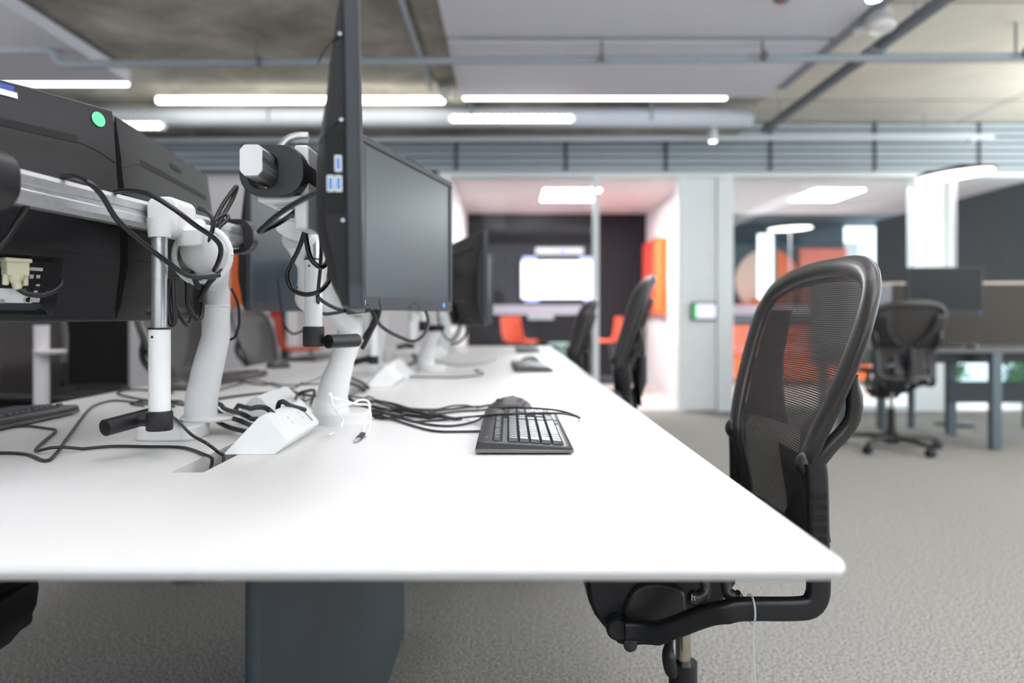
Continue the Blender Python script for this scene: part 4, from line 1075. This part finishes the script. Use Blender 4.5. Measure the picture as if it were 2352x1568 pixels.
    MB().tube([(0, 0, .05), (0, 0, .295), (0, 0, .30), (0, 0, .30)], [.030, .027, .027, .0], 24).build('column_sleeve', M['chair_black'], t)
    a, z = cx(1530, 1500, 1.38)
    up(MB().tube(crom([(a + .02, -.03, .40), (a, -.05, .36), (a - .004, -.06, .335), (a + .002, -.065, .30)], 4), [.006, .006, .006, .006, .008, .01, .012, .013, .014, .014, .014, .012, .006], 12, sx=.5).build('height_lever', M['chair_frame'], t))
    MB().tube([(0, 0, .045), (0, 0, .06), (0, 0, .115), (0, 0, .13)], [.05, .062, .055, .035], 24).build('base_hub', M['chair_black'], t)
    for i in range(5):
        a = 2 * math.pi * i / 5 + R(18); ca, sa = math.cos(a), math.sin(a)
        lg = MB().tube([(ca * .04, sa * .04, .088), (ca * .15, sa * .15, .092), (ca * .31, sa * .31, .078), (ca * .335, sa * .335, .072)], [.030, .025, .019, .014], 12, sx=.8).build('base_leg', M['chair_frame'], t)
        mb = MB(); cx0, cy0 = ca * .32, sa * .32; tx, ty = -sa, ca
        for s in (-1, 1): mb.cyl((cx0 + tx * .006 * s + ca * .012, cy0 + ty * .006 * s + sa * .012, .029), (cx0 + tx * .024 * s + ca * .012, cy0 + ty * .024 * s + sa * .012, .029), .029, n=20)
        mb.cyl((cx0, cy0, .03), (cx0, cy0, .075), .008)
        mb.build('caster', M['black'], lg)
    return t
GR = 'mesh office chairs along the right side of the white bench'
GL = 'mesh office chairs along the left side of the white bench'
ch = office_chair('black mesh office chair nearest the camera, right of the white desk corner', (.335, 1.40, 0), 0, GR)
dup(ch, 'mesh office chair second along the right side of the white desk', (.285, 2.95, 0), R(-4), GR, lift=.055, skip=('height_lever',))
dup(ch, 'mesh office chair third along the right side of the desk, half behind the white mullion', (.25, 4.62, 0), R(4), GR)
dup(ch, 'black mesh office chair pushed to the grey desk, seen from behind', (2.78, 5.28, 0), R(-90), 'chair at the grey desk', lift=.0)
dup(ch, 'office chair at the lower left, its black seat showing under the desk', (-1.16, 1.42, 0), R(180), GL, lift=-.07)
dup(ch, 'dark mesh office chair beyond the left silver post, on the left of the desk', (-1.16, 2.98, 0), R(174), GL)
dup(ch, 'dark mesh office chair beyond the white left arm tube, below the orange panel', (-1.34, 4.42, 0), R(174), GL, lift=-.045)
dup(ch, 'black mesh office chair in the dark corner below the nearest left monitor', (-2.28, 3.65, 0), R(165), 'chair in the dark left corner')
zt = thing('zip_tie', 'clear plastic zip tie hanging from the lower frame of the nearest chair', 'zip tie', (.395, 1.19, .48))
q = [(.398 + .0 * i, 1.195 + .021 * math.cos(a), .4835 + .0235 * math.sin(a)) for i, a in enumerate([2 * math.pi * k / 20 for k in range(21)])]
curve('strap', [Vector(p) - zt.location for p in q], .0016, M['zip'], zt, 2)
curve('tail', [Vector(p) - zt.location for p in [(.396, 1.174, .468), (.394, 1.172, .44), (.396, 1.172, .40), (.398, 1.172, .365)]], .0015, M['zip_tail'], zt)

# small table on a white pole in the dark left corner
t = thing('pole_table', 'white pole with a small round shelf in the dark corner at the left', 'stand', (-1.935, 3.0, 0))
MB().cyl((-1.935, 3.0, .02), (-1.935, 3.0, .93), .029).build('pole', M['wall_white'], t, t.location)
MB().tube([(-1.90, 3.0, .812), (-1.90, 3.0, .822), (-1.90, 3.0, .828)], [.056, .062, .058], 28).build('shelf', M['wall_white'], t, t.location)
MB().cyl((-1.935, 3.0, 0), (-1.935, 3.0, .02), .16, n=32).build('base', M['wall_white'], t, t.location)

# ================================================================ CABLES
CB = 'loose cables on the white desk'
def cab(label, pts, r=.0028, m='thin_cable', g=CB, plug=None):
    o = curve('hanging_cable' if g == 'black cables hanging from the monitor arms' else 'cable', pts, r, M[m]); tag(o, label, 'cable', g)
    if plug is not None:
        a = Vector(pts[-1]) - o.location + Vector((0, 0, .0035)); d = (Vector(pts[-1]) - Vector(pts[-2])).normalized()
        b = MB().tube([a, a + d * .006, a + d * .024], [.003, .0055, .0055], 10).build('plug_body', M['black'], o, bevel=.001)
        MB().tube([a + d * .024, a + d * .036], [.0042, .0042], 8, sx=.5).build('plug_tip', M['silver'], o)
    return o
def DS(l, dz=.003): return [D(x, y, dz) for x, y in l]
cab('thin black cable crossing from the left picture edge up to the silver post', DS([(-60, 1041), (0, 1040), (60, 1043), (105, 1058), (130, 1040), (155, 1005), (205, 940), (235, 925), (270, 920), (330, 926), (400, 934)]))
cab('thin black cable from the left keyboard running along the front into the desk slot', DS([(20, 981), (60, 978), (110, 984), (128, 989), (108, 1008), (84, 1030), (90, 1037), (130, 1037), (190, 1031), (260, 1025), (340, 1026), (420, 1028), (465, 1042), (487, 1053)]) + [D(493, 1057, 0) + Vector((-.006, 0, -.012)), Vector((-.480, 1.15, DZ - .05))])
cab('thin black cable passing under the left arm tube and dropping into the desk slot', [D(378, 942, .031), D(410, 968, .032), D(440, 998, .032), D(475, 1018, .028), D(500, 1037, .008)] + [Vector((-.476, 1.21, DZ - .004)), Vector((-.477, 1.18, DZ - .05))])
cab('small black cable loop lying left of the silver post, with a plug', DS([(425, 930), (340, 919), (290, 910), (270, 903), (285, 897), (320, 895), (350, 897), (388, 903)]), plug=1)
cab('black cable coil right behind the silver post', DS([(330, 932), (300, 927), (360, 925), (400, 920), (420, 922), (410, 928), (375, 925)]), .0026)
cab('dark cable running from the left arm tube to the middle arm across the desk', DS([(490, 918), (560, 908), (620, 903), (690, 906), (740, 912)]), .0036)
cab('thin dark cable arcing over the far left half of the desk', DS([(500, 896), (550, 882), (590, 874), (640, 888), (680, 900), (700, 909), (690, 920)]), .0025)
cab('thin grey cable trailing straight across the left half of the desk', DS([(520, 868), (570, 880), (640, 884), (740, 881), (790, 878)]), .0025)
cab('thin cable looping behind the white modules in front of the middle arm', DS([(640, 925), (632, 917), (642, 912), (655, 917), (643, 921), (660, 915), (700, 907), (645, 910), (680, 888), (745, 864)]), .0025)
cab('dark cable ring standing just left of the middle arm', [D(700, 930), D(682, 922, .02), D(683, 908, .05), D(700, 899, .06), D(722, 897, .05), D(718, 916, .02), D(714, 926)], .0042, 'rubber')
cab('thin dark cable slanting behind the nearest power module', DS([(655, 945), (700, 922), (720, 912)], .01), .003, 'rubber')
for i, (lab, pts) in enumerate((
    ('thick black power lead from the left arm base into the near power module, lowest', [D(487, 950, .03), D(500, 968, .02), D(530, 982, .015), D(570, 991, .012), D(592, 992, .02)]),
    ('thick black power lead from the left arm base into the near power module, middle', [D(490, 938, .04), D(508, 955, .03), D(540, 962, .03), D(572, 975, .025), D(594, 988, .03)]),
    ('thick black power lead from the left arm base into the near power module, topmost', [D(492, 925, .05), D(520, 940, .045), D(555, 950, .045), D(582, 965, .035), D(600, 982, .03)]),
    ('thick black lead arching over the turned-away power module', [D(525, 958, .02), D(552, 950, .04), D(580, 937, .06), D(608, 936, .07), D(628, 950, .06), D(638, 962, .04)]),
    ('thick black lead bending up behind the near power module', [D(638, 962, .04), D(640, 938, .06), D(650, 927, .07), D(675, 934, .06), D(700, 941, .05)]))):
    cab(lab, pts, .0048, 'rubber', 'thick leads at the power modules')
cab('mouse cable running left from the nearest mouse to the middle arm', DS([(1136, 936), (1100, 942), (1060, 944), (1000, 950), (940, 946), (880, 928), (840, 916), (800, 908)], .004), .0026)
cab('keyboard cable leaving the nearest keyboard low on its left side', DS([(1103, 990), (1060, 991), (1000, 990), (950, 978), (900, 962), (850, 948), (800, 935)]), .0026)
cab('dark cable of the bundle passing just above the mouse cable', DS([(1150, 938), (1090, 934), (1030, 940), (960, 947), (900, 931), (860, 925), (795, 922)], .005), .003)
cab('cable looped across the top of the nearest keyboard with its bend at the right', [D(860, 958), D(930, 968), D(1000, 965), D(1070, 958, .006), D(1105, 955, .022), D(1160, 951, .031), D(1220, 949, .032), D(1282, 949, .028), D(1318, 955, .012), D(1331, 960, .004), D(1326, 956, .012), D(1290, 944, .027), D(1240, 938, .03), D(1180, 936, .03), D(1140, 939, .018), D(1118, 950, .012), D(1090, 968, .006), D(1030, 978), D(970, 972), D(900, 952), D(830, 938)], .0026)
cab('thick dark cable of the bundle between the middle arm and the nearest keyboard', DS([(784, 916), (830, 930), (880, 944), (950, 955), (1020, 962), (1060, 960)], .006), .0042, 'rubber')
cab('second thick dark cable of the bundle, in front of the first', DS([(790, 936), (830, 952), (850, 958), (900, 952), (960, 953), (1010, 956)], .006), .0045, 'rubber')
cab('dark cable of the bundle rising in an arc right of the middle arm', DS([(836, 920), (850, 916), (880, 922), (930, 936), (1000, 940), (1100, 937)]), .0024)
cab('short black lead behind the white cable, beside the middle arm base', DS([(822, 959), (850, 961), (890, 962), (930, 960)]), .004, 'rubber')
o = cab('white charging cable with a black plug lying right of the middle arm base', [D(762, 912, .10), D(790, 920, .07), D(820, 928, .05), D(845, 930, .04), D(849, 945, .03), D(843, 965, .012), D(836, 985, .004), D(833, 996, .004)], .0026, 'white_cable', 'white charging cables')
b = [D(833, 996, .005), D(824, 1006, .005), D(817, 1012, .005)]
MB().tube([p - o.location for p in b[:2]], .0062, 10, sx=.6).build('plug_body', M['black'], o)
MB().tube([p - o.location for p in b[1:]], .0045, 10, sx=.5).build('plug_tip', M['silver'], o)
cab('white charging cable hanging from the middle arm and curling over its base', [D(759, 905, .12), D(762, 925, .09), D(772, 942, .06), D(786, 962, .035), D(783, 980, .02), D(770, 992, .008), D(755, 998, .004)], .0024, 'white_cable', 'white charging cables')
cab('white cable crossing the other white cable beside the middle arm', [D(770, 936, .06), D(800, 930, .05), D(825, 923, .05), D(846, 932, .04), D(850, 955, .02), D(851, 975, .005), D(842, 1000, .004)], .0024, 'white_cable', 'white charging cables')
cab('thin dark cable with a black plug beyond the nearest keyboard', DS([(940, 865), (1000, 866), (1050, 866), (1095, 862), (1110, 858), (1104, 854), (1098, 853)]), .0028, plug=1)
cab('pale cable arcing on the desk below the third right monitor', DS([(1000, 828), (1040, 838), (1080, 838), (1120, 832), (1140, 822)]), .0022, 'thin_cable')
for i, (lab, pts) in enumerate((('thick black lead curling around the third arm base', [(975, 826), (945, 812), (958, 828), (934, 838), (936, 848)]), ('black lead bundle on the slot edge beyond the middle arm', [(806, 868), (830, 878), (845, 890)]), ('second black lead on the slot edge beyond the middle arm', [(800, 878), (822, 886), (836, 896)]))):
    cab(lab, DS(pts, .012), .006, 'rubber', 'thick leads at the power modules')
cab('thin cable arch on the desk between the bench power modules', DS([(832, 812), (860, 800), (882, 806), (880, 830), (905, 822), (912, 806)]), .0024, plug=1)
# hanging cables
HC = 'black cables hanging from the monitor arms'
def PS(l): return [P(*p) for p in l]
cab('black cable plugged into the side of the nearest right monitor, bowing left', PS([(782, 441, .82), (760, 437, .86), (725, 444, .92), (680, 466, .98), (635, 496, 1.02), (608, 520, 1.04), (596, 532, 1.05), (610, 527, 1.08), (650, 506, 1.12), (684, 480, 1.2), (705, 455, 1.25)]), .0040, 'rubber', HC)
cab('black cable in a long loop right of the middle arm joint', PS([(697, 440, 1.22), (695, 490, 1.22), (700, 540, 1.22), (712, 590, 1.22), (735, 613, 1.22), (752, 600, 1.24), (765, 560, 1.28)]), .0042, 'rubber', HC)
cab('black cable in a wide low loop crossing the middle handle tube', PS([(706, 480, 1.24), (698, 545, 1.26), (672, 600, 1.28), (660, 630, 1.28), (670, 662, 1.28), (700, 676, 1.27), (735, 668, 1.27), (758, 640, 1.3), (764, 610, 1.32)]), .0042, 'rubber', HC)
cab('black cable beside the middle handle, behind the near right monitor', PS([(732, 470, 1.33), (738, 540, 1.34), (736, 610, 1.35), (730, 690, 1.4), (740, 720, 1.45), (790, 715, 1.5)]), .0036, 'rubber', HC)
o = cab('black cable plug under the near right monitor, in front of the middle arm tube', PS([(728, 680, 1.34), (745, 694, 1.36), (775, 709, 1.4), (800, 712, 1.42), (850, 707, 1.46)]), .0036, 'rubber', HC)
MB().tube([P(*q) - o.location for q in ((792, 711, 1.41), (800, 712, 1.415), (846, 708, 1.45), (850, 707, 1.455))], [.005, .0085, .0085, .005], 14).build('plug_body', M['black'], o)
cab('black cable sagging below the screen with the blue light', PS([(972, 700, 1.85), (984, 735, 1.82), (976, 765, 1.78), (950, 783, 1.75), (910, 770, 1.7), (880, 752, 1.66), (866, 735, 1.62), (862, 712, 1.62)]), .0042, 'rubber', HC)
for i, dx in enumerate((0, 8, 15)):
    cab('bundle of black cables following the middle arm down, %s strand' % ('leftmost', 'middle', 'rightmost')[i], PS([(852 + dx, 708, 1.56), (862 + dx * .6, 735, 1.57), (850 + dx * .8, 765, 1.58), (832 + dx * .4, 800, 1.59)]), .0052, 'rubber', HC)
cab('thin cables hanging below the fifth right monitor, left loop', PS([(1006, 715, 3.0), (1010, 750, 3.0), (1030, 780, 3.0), (1050, 770, 3.0), (1062, 730, 3.0)]), .004, 'thin_cable', HC)
cab('thin cables hanging below the third right monitor, right loop', PS([(1066, 735, 3.0), (1072, 765, 3.0), (1055, 785, 3.0), (1035, 790, 3.0)]), .005, 'rubber', HC)
cab('black cable draped over the left crossbar, hanging down to the white arm joint', PS([(140, 406, 1.05), (175, 406, 1.05), (205, 420, 1.04), (235, 450, 1.06), (270, 505, 1.10), (330, 560, 1.14), (390, 605, 1.18), (430, 632, 1.22), (470, 636, 1.26), (503, 632, 1.30)]), .0042, 'rubber', HC)
cab('black cable over the left crossbar, looping round the white arm joint', PS([(265, 441, 1.16), (300, 438, 1.15), (345, 447, 1.14), (400, 480, 1.14), (450, 518, 1.16), (490, 545, 1.2), (507, 570, 1.22), (502, 605, 1.24), (492, 640, 1.28)]), .0042, 'rubber', HC)
cab('black cable bow rising beside the far end of the left crossbar, tall', PS([(478, 560, 1.42), (490, 515, 1.44), (512, 470, 1.46), (543, 428, 1.48), (535, 455, 1.48), (510, 500, 1.46), (490, 540, 1.44)]), .0042, 'rubber', HC)
cab('black cable bow rising beside the far end of the left crossbar, short', PS([(470, 545, 1.4), (492, 508, 1.42), (516, 492, 1.44), (524, 502, 1.44), (505, 520, 1.42), (480, 552, 1.4)]), .0042, 'rubber', HC)
cab('black cable behind the left crossbar, curving over the white bar joint', PS([(455, 478, 1.3), (478, 488, 1.3), (490, 510, 1.3), (484, 540, 1.3), (470, 560, 1.3)]), .0042, 'rubber', HC)
cab('black cable loop hanging below the second left monitor', PS([(392, 640, 1.2), (386, 690, 1.2), (392, 742, 1.2), (402, 735, 1.2), (400, 680, 1.2), (398, 640, 1.2)]), .0042, 'rubber', HC)
cab('black cable loop hanging beside the white arm collar', PS([(432, 650, 1.3), (432, 700, 1.3), (448, 730, 1.32), (462, 728, 1.34), (466, 690, 1.36), (470, 660, 1.38)]), .0042, 'rubber', HC)
cab('black cable knot below the white arm joint', PS([(440, 640, 1.3), (455, 670, 1.32), (470, 660, 1.34), (490, 640, 1.34), (510, 622, 1.34), (480, 650, 1.33), (458, 690, 1.34)]), .005, 'rubber', HC)
cab('thin black cable arcing right of the white left arm tube', PS([(532, 662, 1.5), (546, 695, 1.5), (550, 735, 1.5), (543, 768, 1.5), (530, 779, 1.5), (524, 774, 1.5)]), .0028, 'rubber', HC)
cab('black cable hanging in front of the nearest left monitor, at the picture edge', PS([(66, 465, .99), (45, 500, .99), (20, 540, .98), (-10, 575, .97)]), .0042, 'rubber', HC)
cab('black cable hanging below the upright dark left monitor', PS([(640, 640, 2.2), (645, 690, 2.2), (652, 740, 2.2), (672, 766, 2.2), (700, 757, 2.2)]), .0038, 'rubber', HC)

# ================================================================ CAMERA, LIGHT, WORLD
cam = bpy.data.cameras.new('camera'); co = bpy.data.objects.new('camera', cam); COL.objects.link(co)
cam.sensor_width = 36; cam.lens = F / 2352 * 36; co.location = (0, 0, CZ); co.rotation_euler = (R(90), 0, 0)
cam.shift_x = (1176 - CX) / 2352; cam.shift_y = -(784 - CY) / 2352
cam.clip_start = .02
cam.dof.use_dof = True; cam.dof.focus_distance = 1.22; cam.dof.aperture_fstop = 1.9
scene.camera = co
def area(name, loc, rot, sx, sy, e, col=(1, 1, 1)):
    l = bpy.data.lights.new(name, 'AREA'); l.shape = 'RECTANGLE'; l.size = sx; l.size_y = sy; l.energy = e; l.color = col
    o = bpy.data.objects.new(name, l); COL.objects.link(o); o.location = loc; o.rotation_euler = rot; return o
WARM = (1, .985, .96)
area('fill_over_desk', (-.3, 1.9, 2.80), (0, 0, 0), .4, 4.4, 15, WARM)  # unseen overhead fill added for the desk, no fixture modelled
area('fill_over_aisle', (1.9, 1.7, 2.80), (0, 0, 0), .4, 4.8, 40, WARM)  # unseen overhead fill added for the aisle
area('fill_over_right', (4.6, 1.7, 2.90), (0, 0, 0), .4, 4.8, 95, WARM)  # unseen overhead fill added to brighten the right side
# unseen upward fill lights, added to brighten the ceiling
area('up_fill_right', (5.4, 3.6, 2.0), (R(180), 0, 0), .8, 5.0, 190, WARM)
area('up_fill_left', (-4.6, 2.0, 2.0), (R(180), 0, 0), .8, 4.0, 140, WARM)
area('up_fill_rear', (.6, -.8, 2.0), (R(180), 0, 0), 3.0, .6, 140, WARM)
area('up_fill_bench', (.4, 1.3, 2.42), (R(180), 0, 0), .3, 3.2, 70, WARM)  # added fill above the bench, no pendant hangs here
w = bpy.data.worlds.new('world'); scene.world = w; w.use_nodes = True; nt = w.node_tree
bg = nt.nodes['Background']
tc = nt.nodes.new('ShaderNodeTexCoord'); sp = nt.nodes.new('ShaderNodeSeparateXYZ'); rp = nt.nodes.new('ShaderNodeValToRGB')
nt.links.new(tc.outputs['Generated'], sp.inputs[0]); nt.links.new(sp.outputs['Z'], rp.inputs['Fac'])
rp.color_ramp.elements[0].color = (.80, .88, .95, 1); rp.color_ramp.elements[1].color = (.62, .78, .95, 1)
nt.links.new(rp.outputs['Color'], bg.inputs['Color']); bg.inputs['Strength'].default_value = 3.4
vs = scene.view_settings; vs.view_transform = 'Standard'; vs.look = 'None'; vs.gamma = 1.0; vs.use_curve_mapping = False; vs.exposure = -0.06
scene.cycles.use_denoising = True
scene.cycles.max_bounces = 8; scene.cycles.transparent_max_bounces = 16; scene.cycles.caustics_reflective = False; scene.cycles.caustics_refractive = False
